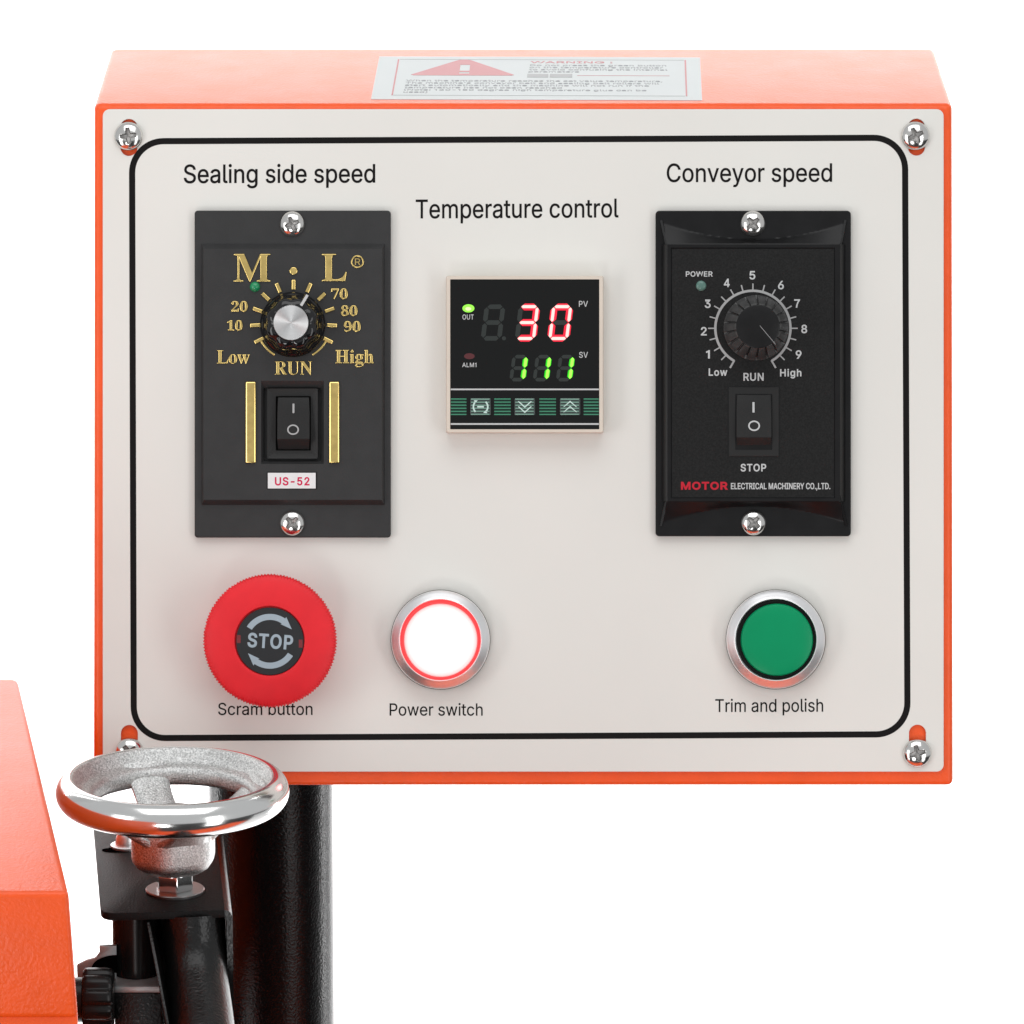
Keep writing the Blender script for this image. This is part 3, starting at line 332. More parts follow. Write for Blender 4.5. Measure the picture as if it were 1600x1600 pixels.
SERIF = r'''0375|188,-7 159,-5 133,1 111,11 91,24 74,41 59,62 48,85 39,111 32,140 27,171 24,205 23,241 24,277 27,311 32,342 39,371 48,397 59,420 74,439 91,456 111,469 134,478 160,484 189,486 217,484 242,478 264,469 283,456 300,439 314,419 326,396 336,370 343,341 349,310 352,276 353,240 352,204 349,170 343,139 336,110 326,84 314,61 300,41 283,24 264,11 241,1 216,-5|188,37 205,40 219,50 229,67 237,91 241,110 246,155 248,209 248,271 246,326 241,371 237,390 230,413 219,430 206,440 189,443 172,440 158,430 147,413 139,390 135,371 130,326 127,271 127,209 132,131 135,110 139,91 147,67 157,50 171,40
1375|65,0 65,36 120,36 131,37 139,40 146,45 150,53 153,64 154,79 154,416 108,365 94,354 81,348 67,346 57,347 48,352 40,359 33,369 29,381 28,396 74,412 132,447 179,482 254,482 254,79 255,66 257,56 261,47 267,41 276,37 288,36 343,36 343,0
2375|24,0 24,69 123,171 187,245 206,277 213,292 218,307 226,371 225,395 220,413 212,427 202,437 189,443 174,445 153,442 137,432 126,416 120,400 116,380 113,356 112,329 94,330 63,337 50,344 37,356 29,374 26,396 28,412 34,427 43,441 56,454 72,465 92,474 109,479 129,483 174,486 209,484 240,478 266,469 288,456 306,440 318,421 326,399 328,375 327,359 324,344 319,329 312,314 303,298 291,281 238,220 87,74 244,74 257,75 269,79 279,86 288,95 295,106 300,120 305,141 345,141 341,0
7375|111,0 289,406 113,406 93,402 80,391 74,372 70,338 30,338 33,480 353,480 353,447 168,0
8375|183,-7 157,-6 132,-2 111,3 91,11 74,20 60,31 48,43 38,57 30,72 24,88 21,105 20,122 22,143 27,162 35,178 47,193 78,219 98,231 119,242 100,254 83,268 69,281 57,296 48,311 41,327 37,345 36,364 37,380 40,395 44,409 50,423 59,437 70,449 83,459 99,469 118,476 139,482 164,485 191,486 225,484 254,478 279,467 299,453 314,435 325,416 332,393 334,369 332,350 328,333 320,318 310,305 297,293 282,282 244,260 272,246 296,231 315,215 330,199 341,183 349,165 353,147 355,127 352,97 344,71 330,48 310,29 285,13 256,2 222,-5|203,283 218,293 230,304 239,317 245,332 249,349 250,370 243,407 222,436 212,442 200,446 187,447 170,445 156,438 145,426 137,410 132,392 130,372 132,351 139,333 149,318 160,308 172,299|187,32 208,34 226,42 241,55 250,68 257,82 261,98 262,116 259,136 252,154 239,170 208,193 164,216 150,205 137,192 126,178 118,161 113,142 111,120 112,101 116,84 123,69 132,56 143,46 156,38 171,34
9375|152,-7 116,-4 101,-1 88,4 73,12 62,22 53,33 47,45 43,57 42,69 43,78 46,87 50,94 57,100 65,104 75,107 82,88 92,71 103,56 117,45 135,38 156,36 183,41 205,58 223,85 237,122 246,171 251,230 240,218 227,207 212,198 196,191 177,186 155,185 128,187 103,194 80,205 60,220 44,240 33,264 26,292 24,324 25,347 28,369 34,390 42,409 52,426 64,441 79,455 95,466 113,475 133,481 154,485 177,486 201,485 224,480 244,473 264,463 282,449 298,433 311,413 323,390 333,363 340,332 344,298 345,261 342,207 339,182 328,133 312,91 301,72 288,54 274,39 258,25 241,14 221,5 200,-2 177,-6|184,233 199,234 212,238 224,245 235,255 244,266 251,278 249,318 246,352 239,381 231,403 221,419 209,431 196,439 181,441 163,438 149,429 137,413 130,397 125,377 122,354 121,328 125,287 137,257 156,239
H523|15,0 15,17 36,19 52,24 62,32 69,43 74,59 75,81 75,379 73,398 69,413 62,424 52,431 36,436 16,439 16,455 242,455 242,439 204,432 197,428 191,422 187,415 182,379 182,251 342,251 342,379 337,415 334,422 328,428 320,432 282,439 282,455 507,455 507,439 486,436 471,431 461,424 454,414 450,399 449,379 449,81 450,60 454,44 461,33 471,25 487,20 507,17 507,0 282,0 282,17 303,19 318,24 329,31 336,41 341,58 342,81 342,221 182,221 182,81 183,59 187,43 194,32 205,24 221,19 242,17 242,0
L426|15,0 15,17 36,19 52,24 62,32 69,43 74,59 75,81 75,379 73,399 69,414 62,425 52,432 36,437 16,439 16,455 250,455 250,439 208,434 199,430 193,424 188,416 182,379 182,83 185,47 188,40 193,35 200,31 234,28 278,31 298,35 315,40 330,47 345,56 358,67 370,80 381,95 391,112 409,154 427,154 402,0
M634|14,0 14,17 34,19 50,24 61,32 69,43 74,58 75,79 75,382 71,416 66,423 60,428 53,432 15,439 15,455 185,455 317,142 449,455 617,455 617,439 598,436 583,431 573,423 566,413 561,398 560,378 560,85 565,43 569,34 575,28 582,23 617,17 617,0 396,0 396,17 433,25 440,29 446,36 450,44 455,83 455,399 288,0 270,0 105,389 105,80 107,57 112,41 120,30 132,23 148,18 169,17 169,0
N494|403,-11 107,350 107,79 108,58 112,42 119,31 129,24 145,19 167,17 167,0 18,0 18,17 54,23 61,28 67,34 71,41 76,79 76,388 36,433 18,439 18,455 156,455 391,169 391,377 386,414 382,421 376,427 369,431 331,439 331,455 480,455 480,439 459,437 443,432 433,425 427,414 423,398 422,377 422,-11
R473|15,0 15,17 36,19 52,24 62,32 69,43 74,59 75,81 75,379 73,398 69,413 62,424 52,431 36,436 16,439 16,455 217,455 278,452 305,448 328,442 349,435 367,426 389,409 404,388 414,363 417,334 414,308 406,285 392,265 372,248 346,235 315,224 432,50 452,26 459,21 468,18 480,17 480,0 338,0 201,212 182,212 182,81 183,59 187,43 194,32 205,24 221,19 242,17 242,0|182,234 203,234 228,236 249,240 266,248 280,258 290,272 298,290 302,311 304,336 299,377 284,407 259,425 224,431 208,430 197,427 190,422 186,414 183,402 182,385
U492|248,-13 218,-12 192,-8 168,-2 147,6 129,16 114,29 96,52 83,81 76,115 73,155 73,379 72,398 68,413 61,424 50,431 35,436 15,439 15,455 240,455 240,439 202,432 195,428 189,422 185,415 181,379 181,140 182,112 186,88 193,68 203,51 216,38 232,29 252,24 275,22 311,26 340,37 363,56 379,83 389,117 392,159 392,378 391,398 386,413 379,423 368,431 351,436 328,439 328,455 474,455 474,439 456,435 442,429 433,421 427,411 423,396 422,378 422,181 421,148 417,118 412,92 403,69 393,49 380,32 355,12 325,-2 289,-10
g327|146,-140 115,-139 89,-136 66,-130 48,-122 29,-108 18,-92 14,-75 17,-59 28,-46 45,-35 69,-26 49,-14 35,-1 27,14 24,30 26,46 32,61 42,74 53,83 83,101 102,110 67,128 42,150 27,179 22,212 24,232 30,251 40,268 49,279 60,289 73,298 88,305 104,311 120,315 157,318 196,315 215,310 233,304 317,304 317,268 268,268 278,253 286,237 290,221 291,203 289,184 284,167 276,151 265,137 251,125 234,116 220,110 205,106 172,103 142,104 131,103 121,100 112,94 106,87 102,80 101,71 105,59 119,51 141,49 223,47 242,44 259,40 277,33 292,24 303,13 310,-1 314,-18 316,-37 313,-60 305,-80 291,-98 272,-113 248,-125 219,-133 185,-138|157,124 171,126 182,134 190,146 194,158 197,173 199,211 197,249 194,264 190,276 182,288 171,295 157,297 143,295 132,288 124,276 119,264 116,249 114,211 116,173 119,158 124,146 132,134 143,126|161,-116 206,-113 238,-103 257,-88 263,-66 262,-55 257,-47 249,-41 238,-37 223,-35 205,-34 97,-34 84,-45 76,-58 73,-73 75,-84 83,-94 95,-103 107,-109 122,-113 140,-115
h381|18,0 18,16 30,18 39,21 45,26 49,33 51,43 52,56 52,399 46,429 40,434 31,438 19,440 19,455 148,455 148,267 168,289 191,305 216,315 243,318 281,311 308,292 325,259 330,212 330,56 331,43 333,33 337,26 343,21 352,18 363,16 363,0 202,0 202,16 207,16 223,20 232,34 235,56 235,217 229,258 223,265 215,270 203,271 188,269 173,262 160,251 148,235 148,56 154,26 160,21 168,18 180,16 180,0
i198|101,362 87,364 75,368 65,376 57,387 52,399 50,412 52,426 57,438 65,449 75,457 87,461 101,463 114,461 126,457 137,449 145,438 149,426 151,412 149,399 144,387 136,376 126,368 114,364|18,0 18,16 30,18 39,21 45,26 49,33 51,43 52,56 52,252 47,285 41,289 32,292 20,293 21,310 148,310 148,56 154,26 160,21 168,18 180,16 180,0
o336|169,-10 147,-9 127,-5 108,2 90,11 74,23 60,37 48,52 38,70 30,89 24,110 20,131 19,154 20,177 24,199 30,220 38,239 48,257 60,272 74,286 90,297 108,306 127,313 147,317 168,318 189,317 209,313 228,307 245,298 261,286 275,273 287,257 298,240 306,221 312,200 316,177 317,154 316,131 312,108 306,88 298,69 287,51 275,36 261,22 245,11 228,2 210,-5 190,-9|169,11 186,14 199,24 209,39 217,81 220,154 219,194 217,228 213,253 208,271 198,286 185,296 169,299 151,296 138,286 128,271 123,253 120,227 118,194 117,154 120,82 128,39 138,24 152,14
w435|122,-10 17,265 6,284 -11,293 -11,310 138,310 138,293 120,289 114,276 120,253 167,127 211,235 201,266 190,288 168,295 168,310 323,310 323,293 308,291 299,285 296,276 296,269 336,141 382,256 387,275 386,281 384,286 380,289 356,295 356,310 445,310 445,295 437,293 430,290 425,284 412,258 304,-10 289,-10 223,197 140,-10'''

def load_glyphs(src):
    d = {}
    for line in src.split('\n'):
        if not line.strip('\n'):
            continue
        ch = line[0]
        f = line[1:].split('|')
        loops = []
        for c in f[1:]:
            if not c.strip():
                continue
            out = [tuple(map(int, q.split(','))) for q in c.split(' ')]
            loops.append(out)
        d[ch] = (int(f[0]), loops)
    return d
SANS = load_glyphs(SANS)
SERIF = load_glyphs(SERIF)
SANS['1'] = (330, [[(213, 0), (213, 509), (172, 509), (120, 455), (60, 425), (60, 362), (105, 380), (150, 410), (150, 0)]])
SANS['7'] = (430, [[(40, 449), (40, 509), (391, 509), (391, 460), (300, 330), (240, 170), (215, 0), (150, 0), (175, 160), (240, 330), (318, 449)]])
SANS['4'] = (453, [[(40, 105), (40, 160), (270, 509), (343, 509), (343, 163), (413, 163), (413, 105), (343, 105), (343, 0), (282, 0), (282, 105)],
                   [(100, 163), (282, 163), (282, 430)]])

def text_loops(body, x0, x1, ytop, ybase, font='sans', track=0, slope=0.0, grow=0.0):
    """outlines of the words, fitted to the box, y downwards (photo sense)"""
    G, cap = (SANS, 509.0) if font == 'sans' else (SERIF, 455.0)
    loops, x = [], 0.0
    for ch in body:
        adv, g = G[ch]
        for lp in g:
            loops.append([(x + a, b) for a, b in lp])
        x += adv + track
    mn = min(a for lp in loops for a, b in lp)
    mx = max(a for lp in loops for a, b in lp)
    sx = (x1 - x0 - 2 * grow) / (mx - mn)
    sy = (ybase - ytop - 2 * grow) / cap
    res = []
    for lp in loops:
        res.append([(x0 + grow + (a - mn) * sx, ybase - grow - b * sy + slope * (a - mn) * sx) for a, b in lp])
    return res

# ------------------------------------------------------------------ building helpers
ORG = {}        # object name -> (kind, origin) for placing children

def tag(o, label=None, cat=None, group=None, kind=None):
    if label: o['label'] = label
    if cat: o['category'] = cat
    if group: o['group'] = group
    if kind: o['kind'] = kind
    return o

def m2(px, py, h=0.0):
    """photo position of something standing h above the panel -> its foot on the panel plane"""
    k = (F - h) / F
    return 800 + (px - 800) * k, 800 + (py - 800) * k

def panel_thing(name, px, py, h=0.0):
    """Empty lying on the panel plane: local x right, y up the panel, z out of it"""
    e = bpy.data.objects.new(name, None)
    e.empty_display_size = 0.01
    COL.objects.link(e)
    ux, uy = m2(px, py, h)
    e.location = (Vector((1, 0, 0)) * (ux - 800) + UP * (800 - uy)) * S
    e.rotation_euler = (R(90) - TH, 0, 0)
    ORG[e.name] = ('p', (ux, uy))
    return e

def world_thing(name, loc):
    e = bpy.data.objects.new(name, None)
    e.empty_display_size = 0.01
    COL.objects.link(e)
    e.location = Vector(loc) * S
    ORG[e.name] = ('w', Vector(loc))
    return e

def link(name, me, m, parent=None, smooth=35):
    if m is not None:
        me.materials.clear()
        me.materials.append(m)
    me.name = name
    if smooth:
        me.polygons.foreach_set('use_smooth', [True] * len(me.polygons))
        me.set_sharp_from_angle(angle=R(smooth))
    else:
        me.polygons.foreach_set('use_smooth', [False] * len(me.polygons))
    o = bpy.data.objects.new(name, me)
    COL.objects.link(o)
    if parent is not None:
        o.parent = parent
        ORG[o.name] = ORG[parent.name]
    return o

def fix_normals(me):
    bm = bmesh.new()
    bm.from_mesh(me)
    bmesh.ops.remove_doubles(bm, verts=bm.verts, dist=1e-8)
    bmesh.ops.recalc_face_normals(bm, faces=bm.faces)
    bm.to_mesh(me)
    bm.free()

def mesh_from(verts, faces, scale=S):
    me = bpy.data.meshes.new('m')
    me.from_pydata([tuple(c * scale for c in v) for v in verts], [], faces)
    fix_normals(me)
    return me

def shape_mesh(loops, h0, h1, bevel=0.0, seg=2, offset=0.0):
    """loops (y up) filled and extruded from h0 to h1, edges eased by bevel; units u"""
    c = bpy.data.curves.new('tmp', 'CURVE')
    c.dimensions = '2D'
    c.fill_mode = 'BOTH'
    th = (h1 - h0) / 2
    c.extrude = max(th - bevel, 0.0)
    c.bevel_depth = bevel
    c.bevel_resolution = seg
    c.offset = offset - bevel
    for lp in loops:
        s = c.splines.new('POLY')
        s.points.add(len(lp) - 1)
        for i, (x, y) in enumerate(lp):
            s.points[i].co = (x, y, 0, 1)
        s.use_cyclic_u = True
    o = bpy.data.objects.new('tmp', c)
    COL.objects.link(o)
    dg = bpy.context.evaluated_depsgraph_get()
    me = bpy.data.meshes.new_from_object(o.evaluated_get(dg))
    bpy.data.objects.remove(o)
    bpy.data.curves.remove(c)
    me.transform(Matrix.Translation((0, 0, (h0 + h1) / 2)))
    me.transform(Matrix.Scale(S, 4))
    fix_normals(me)
    return me

def pshape(name, loops, h0, h1, m, parent, bevel=0.0, seg=2, offset=0.0, meas=None, smooth=14):
    """loops given in photo px as seen at height meas (default h1), on the panel"""
    hm = h1 if meas is None else meas
    ox, oy = ORG[parent.name][1]
    L = []
    for lp in loops:
        q = []
        for x, y in lp:
            a, b = m2(x, y, hm)
            q.append((a - ox, oy - b))
        L.append(q)
    return link(name, shape_mesh(L, h0, h1, bevel, seg, offset), m, parent, smooth)

def ptext(name, body, x0, x1, yt, yb, h, m, parent, font='sans', w=0.0, track=0, slope=0.0, hi=0.3, bevel=0.0, lo=0.3):
    o = pshape(name, text_loops(body, x0, x1, yt, yb, font, track, slope, w), h - lo, h + hi, m, parent, bevel=bevel, seg=1, offset=w, meas=h)
    return o

def rrect(x0, y0, x1, y1, r=0.0, n=6):
    if r <= 0:
        return [(x0, y0), (x1, y0), (x1, y1), (x0, y1)]
    pts = []
    for cx, cy, a in ((x1 - r, y0 + r, -90), (x1 - r, y1 - r, 0), (x0 + r, y1 - r, 90), (x0 + r, y0 + r, 180)):
        for i in range(n + 1):
            t = R(a + 90 * i / n)
            pts.append((cx + r * math.cos(t), cy + r * math.sin(t)))
    return pts

def circle(cx, cy, r, n=48, ry=None):
    ry = r if ry is None else ry
    return [(cx + r * math.cos(2 * math.pi * i / n), cy + ry * math.sin(2 * math.pi * i / n)) for i in range(n)]

def bar2(cx, cy, L, w, deg):
    """a bar of length L along the direction deg (0 = up the picture, clockwise)"""
    a = R(deg)
    ux, uy = math.sin(a), -math.cos(a)
    vx, vy = -uy, ux
    return [(cx + ux * L / 2 * s + vx * w / 2 * t, cy + uy * L / 2 * s + vy * w / 2 * t) for s, t in ((-1, -1), (1, -1), (1, 1), (-1, 1))]

def arc2(cx, cy, r0, r1, a0, a1, n=40):
    out = [(cx + r1 * math.sin(R(a0 + (a1 - a0) * i / n)), cy - r1 * math.cos(R(a0 + (a1 - a0) * i / n))) for i in range(n + 1)]
    out += [(cx + r0 * math.sin(R(a1 + (a0 - a1) * i / n)), cy - r0 * math.cos(R(a1 + (a0 - a1) * i / n))) for i in range(n + 1)]
    return out

def loft_rects(name, rects, m, parent, r=2.0, cap0=True, cap1=True, smooth=15):
    """rects: (x0,y0,x1,y1,h,measured_at,radius) bridged one after the other"""
    ox, oy = ORG[parent.name][1]
    verts, faces, n = [], [], None
    for q in rects:
        x0, y0, x1, y1, h = q[:5]
        hm = q[5] if len(q) > 5 and q[5] is not None else h
        rr = q[6] if len(q) > 6 else r
        a0, b0 = m2(x0, y0, hm)
        a1, b1 = m2(x1, y1, hm)
        lp = rrect(a0, b0, a1, b1, rr, 4)
        n = len(lp)
        verts += [(x - ox, oy - y, h) for x, y in lp]
    for k in range(len(rects) - 1):
        for i in range(n):
            j = (i + 1) % n
            faces.append((k * n + i, k * n + j, (k + 1) * n + j, (k + 1) * n + i))
    if cap0: faces.append(tuple(range(n)))
    if cap1: faces.append(tuple(range((len(rects) - 1) * n, len(rects) * n)))
    return link(name, mesh_from(verts, faces), m, parent, smooth)

def lathe_mesh(prof, n=96, mod=None, cx=0, cy=0, close=False, cap=True):
    """prof: (radius, height); mod(radius, height, angle, index) -> radius"""
    verts, faces = [], []
    for k, (r, h) in enumerate(prof):
        for i in range(n):
            a = 2 * math.pi * i / n
            rr = mod(r, h, a, k) if mod else r
            verts.append((cx + rr * math.cos(a), cy + rr * math.sin(a), h))
    K = len(prof)
    for k in range(K if close else K - 1):
        for i in range(n):
            j = (i + 1) % n
            k2 = (k + 1) % K
            faces.append((k * n + i, k * n + j, k2 * n + j, k2 * n + i))
    if cap and not close:
        if prof[0][0] > 1e-6: faces.append(tuple(range(n)))
        if prof[-1][0] > 1e-6: faces.append(tuple(range((K - 1) * n, K * n)))
    return mesh_from(verts, faces)

def plathe(name, prof, px, py, hm, m, parent, n=96, mod=None, smooth=35, cap=True):
    """body turned about an axis square to the panel; (px,py) is where its centre shows at height hm"""
    a, b = m2(px, py, hm)
    ox, oy = ORG[parent.name][1]
    o = link(name, lathe_mesh(prof, n, mod, cap=cap), m, parent, smooth)
    o.location = ((a - ox) * S, (oy - b) * S, 0)
    return o

def arcprof(cr, ch, rad, a0, a1, n=6):
    return [(cr + rad * math.cos(R(a0 + (a1 - a0) * i / n)), ch + rad * math.sin(R(a0 + (a1 - a0) * i / n))) for i in range(n + 1)]

# rays for things that stand upright in the world
def ray(px, py):
    return FWD * F + Vector((1, 0, 0)) * (px - 800) + UP * (800 - py)
def on_z(px, py, z):
    d = ray(px, py)
    return CAMP + d * ((z - CAMP.z) / d.z)
def on_y(px, py, y):
    d = ray(px, py)
    return CAMP + d * ((y - CAMP.y) / d.y)

def wmesh(name, verts, faces, m, parent, smooth=35, bevel=0.0, seg=2):
    """verts in world u"""
    o0 = ORG[parent.name][1] if parent is not None else Vector((0, 0, 0))
    me = mesh_from([Vector(v) - o0 for v in verts], faces)
    if bevel:
        bm = bmesh.new()
        bm.from_mesh(me)
        es = [e for e in bm.edges if len(e.link_faces) == 2 and e.calc_face_angle(0) > R(20)]
        bmesh.ops.bevel(bm, geom=es, offset=bevel * S, segments=seg, affect='EDGES', profile=0.5, clamp_overlap=True)
        bm.to_mesh(me)
        bm.free()
    return link(name, me, m, parent, smooth)

def tube(name, p0, p1, r, m, parent, n=64, r1=None, bevel=0.0):
    """closed cylinder between two world points, radii in u"""
    p0, p1 = Vector(p0), Vector(p1)
    r1 = r if r1 is None else r1
    d = (p1 - p0)
    q = d.to_track_quat('Z', 'Y').to_matrix()
    L = d.length
    prof = [(r, 0), (r1, L)] if not bevel else [(r - bevel, 0), (r, bevel), (r1, L - bevel), (r1 - bevel, L)]
    verts, faces = [], []
    for rr, h in prof:
        for i in range(n):
            a = 2 * math.pi * i / n
            verts.append(p0 + q @ Vector((rr * math.cos(a), rr * math.sin(a), h)))
    K = len(prof)
    for k in range(K - 1):
        for i in range(n):
            j = (i + 1) % n
            faces.append((k * n + i, k * n + j, (k + 1) * n + j, (k + 1) * n + i))
    faces.append(tuple(range(n)))
    faces.append(tuple(range((K - 1) * n, K * n)))
    return wmesh(name, verts, faces, m, parent)

# ------------------------------------------------------------------ setting: white sweep
def make_backdrop():
    v, f = [], []
    prof = [(-0.1, -1.25), (0.2, -1.25)]
    for i in range(1, 13):
        a = R(90 * i / 12)
        prof.append((0.2 + 1.4 * math.sin(a), -1.25 + 0.6 * (1 - math.cos(a))))
    prof += [(1.6, 3.2)]
    for y, z in prof:
        v += [(-4, y, z), (4, y, z)]
    for i in range(len(prof) - 1):
        f.append((2 * i, 2 * i + 1, 2 * i + 3, 2 * i + 2))
    me = mesh_from(v, f, 1.0)
    o = link('backdrop', me, M_['backdrop'], None, 60)
    tag(o, 'plain white studio sweep behind the machine', kind='structure')
make_backdrop()
fm = mesh_from([(-6, -9, -1.254), (6, -9, -1.254), (6, 3, -1.254), (-6, 3, -1.254)], [(0, 1, 2, 3)], 1.0)
tag(link('floor', fm, M_['floor'], None, 0), 'dark studio floor', kind='structure')

# ------------------------------------------------------------------ orange control box
SH = -6.0                                    # front of the shell below the faceplate's face
tl = Vector((0, 0, 0))
def pw(px, py, h):                           # photo position at height h -> world point in u
    ux, uy = m2(px, py, h)
    return Vector((1, 0, 0)) * (ux - 800) + UP * (800 - uy) + NRM * h
box = panel_thing('control_box', 818, 1228, 0)
tag(box, 'orange control box with sloping cream faceplate framed by a rounded black line', 'control box')

def wchild(name, verts, faces, m, parent, smooth=35, bevel=0.0, seg=2):
    """mesh given in world u under a panel thing"""
    inv = parent.matrix_basis.inverted() if parent.parent is None else None
    M4 = parent_world(parent).inverted()
    me = mesh_from([M4 @ (Vector(v) * S) for v in verts], faces, 1.0)
    if bevel:
        bm = bmesh.new()
        bm.from_mesh(me)
        es = [e for e in bm.edges if len(e.link_faces) == 2 and e.calc_face_angle(0) > R(20)]
        bmesh.ops.bevel(bm, geom=es, offset=bevel * S, segments=seg, affect='EDGES', profile=0.5, clamp_overlap=True)
        bm.to_mesh(me)
        bm.free()
    return link(name, me, m, parent, smooth)

def parent_world(o):
    m = Matrix.LocRotScale(o.location, o.rotation_euler, o.scale)
    return m if o.parent is None else parent_world(o.parent) @ m

a = pw(147.0, 162.5, SH); b = pw(1488.0, 162.5, SH)
c = pw(1489.5, 1228.5, SH); d = pw(146.0, 1228.5, SH)
yb = on_z(800, 76.0, a.z).y
bk = lambda p: Vector((p.x, yb, p.z))
shell = wchild('shell', [a, b, c, d, bk(a), bk(b), bk(c), bk(d)],
               [(0, 1, 2, 3), (4, 5, 6, 7), (0, 1, 5, 4), (3, 2, 6, 7), (0, 3, 7, 4), (1, 2, 6, 5)],
               M_['orange'], box, 40, bevel=9.0, seg=5)

plate_loops = [rrect(160.5, 170.5, 1474.5, 1205.8, 11, 6)]
for cx, y0, y1 in ((201.5, 186, 243.5), (1432, 185.5, 243), (202, 1133, 1192), (1433.6, 1132.5, 1191)):
    plate_loops.append(rrect(cx - 13.2, y0, cx + 13.2, y1, 13.1, 8))
face = pshape('faceplate', plate_loops, -5.8, 0.0, M_['cream'], box, bevel=0.9, seg=2)

def bil(u, v):
    TL, TR, BR, BL = (201.5, 216.0), (1418.8, 210.3), (1422.8, 1152.0), (204.3, 1158.2)
    x = TL[0] * (1 - u) * (1 - v) + TR[0] * u * (1 - v) + BR[0] * u * v + BL[0] * (1 - u) * v
    y = TL[1] * (1 - u) * (1 - v) + TR[1] * u * (1 - v) + BR[1] * u * v + BL[1] * (1 - u) * v
    return x, y
W0, H0 = 1218.0, 942.0
out = [bil(x / W0, y / H0) for x, y in rrect(0, 0, W0, H0, 54, 14)]
inn = [bil(x / W0, y / H0) for x, y in rrect(9.6, 9.6, W0 - 9.6, H0 - 9.6, 44.4, 14)]
pshape('border_line', [out, inn], -0.3, 0.25, M_['ink'], face, meas=0)
for body, x0, x1, yt, yb_, sl, w in (
        ('Sealing side speed', 287.2, 586.3, 257.2, 286.3, -0.003, 0.42),
        ('Temperature control', 649.6, 966.6, 311.8, 341.4, -0.005, 0.34),
        ('Conveyor speed', 1041.8, 1300.2, 255.6, 284.6, -0.002, 0.34),
        ('Scram button', 340.8, 488.4, 1098.2, 1117.2, 0.0, 0.15),
        ('Power switch', 608.8, 754.2, 1099.0, 1118.2, 0.0, 0.15),
        ('Trim and polish', 1117.6, 1286.2, 1092.4, 1112.6, -0.003, 0.15)):
    o = ptext('caption', body, x0, x1, yt, yb_, 0.0, M_['ink'], face, w=w, slope=sl)
    o['label'] = 'printed caption reading ' + body

# warning sticker on the top of the shell -------------------------------------------------
zt = a.z
def stick_pt(px, py):
    return on_z(px, py, zt)
sTL, sTR, sBR, sBL = stick_pt(597.5, 88.5), stick_pt(1096.5, 90), stick_pt(1094.5, 157.5), stick_pt(579.5, 155.7)
s_ang = math.atan2(((sBR - sBL) + (sTR - sTL)).y, ((sBR - sBL) + (sTR - sTL)).x)
s_org = Vector(sBL)
ca, sa = math.cos(s_ang), math.sin(s_ang)
def to_st(px, py):                           # photo -> sticker's own coordinates (u)
    q = stick_pt(px, py) - s_org
    return q.x * ca + q.y * sa, -q.x * sa + q.y * ca
stick = bpy.data.objects.new('tmp', None)
SM = Matrix.Translation(s_org * S) @ Matrix.Rotation(s_ang, 4, 'Z')
def sshape(name, loops, h0, h1, m, parent, offset=0.0):
    me = shape_mesh(loops, h0, h1, 0, 1, offset)
    o = link(name, me, m, parent, 0)
    return o
s_w = (to_st(1096.5, 90)[0] + to_st(1094.5, 157.5)[0]) / 2
s_d = (to_st(597.5, 88.5)[1] + to_st(1096.5, 90)[1]) / 2
sticker = link('warning_sticker', shape_mesh([rrect(0, 0, s_w, s_d, 2, 2)], -0.2, 0.7, 0, 1), M_['sticker'], box, 0)
bM = parent_world(box)
loc = bM.inverted() @ SM
sticker.matrix_basis = loc
ORG[sticker.name] = ('s', None)
# frame, triangle, words; sub-parts of the sticker
x0, y1 = to_st(623.5, 93.3); xr, y0 = to_st(1071.5, 151.0)
xl = to_st(609.5, 150)[0]; xl = (xl + x0) / 2
for q in (xl, xr): sshape('frame_line', [rrect(q, y0, q + 2.6, y1)], 0.5, 0.95, M_['st_red'], sticker)
for q in (y0, y1 - 1.6): sshape('frame_line', [rrect(xl + 3, q, xr - 1, q + 1.6)], 0.5, 0.95, M_['st_mid'], sticker)
ax, ay = to_st(726, 93.8); bx, by = to_st(642, 118.3); cx_, _ = to_st(803.5, 118.3)
apx = (bx + cx_) / 2
tri = [(bx + 4, by), (cx_ - 4, by), (cx_, by + 6), (apx + 10, ay - 5), (apx + 4, ay), (apx - 4, ay), (apx - 10, ay - 5), (bx, by + 6)]
ex0, ey1 = to_st(718.5, 102); ex1, ey0 = to_st(733.5, 111.3)
ed1 = to_st(718.5, 113.4)[1]; ed0 = to_st(718.5, 115.6)[1]
sshape('warning_triangle', [tri, rrect(ex0 + 1, ey0, ex1, ey1), rrect(ex0 + 1, ed0, ex1, ed1)], 0.5, 0.95, M_['st_red'], sticker)
gx0, gy1 = to_st(824, 116.2); gx1, gy0 = to_st(894, 121.8)
sshape('grey_box', [rrect(gx0, gy0, gx0 + (gx1 - gx0) * 0.47, gy1), rrect(gx0 + (gx1 - gx0) * 0.50, gy0, gx1, gy1)], 0.5, 0.95, M_['st_mid'], sticker)
rx0, ry = to_st(902, 118.8); rx1, _ = to_st(1046, 119.5)
sshape('red_line', [rrect(rx0, ry - 1.2, rx1, ry + 1.2)], 0.5, 0.95, M_['st_red'], sticker)
def stext(body, pxa, pxb, pyb, pyt, m, w=0.25):
    xa, yb2 = to_st(pxa, pyb); xb, _ = to_st(pxb, pyb); _, yt2 = to_st(pxa, pyt)
    L = text_loops(body, xa, xb, 0, yt2 - yb2, 'sans', 8, 0, w)
    L = [[(x, yb2 + (yt2 - yb2) - y) for x, y in lp] for lp in L]
    sshape('text_line', L, 0.5, 0.95, m, sticker, offset=w)
stext('WARNING :', 829, 957, 99.3, 96.4, M_['st_red'], 0.4)
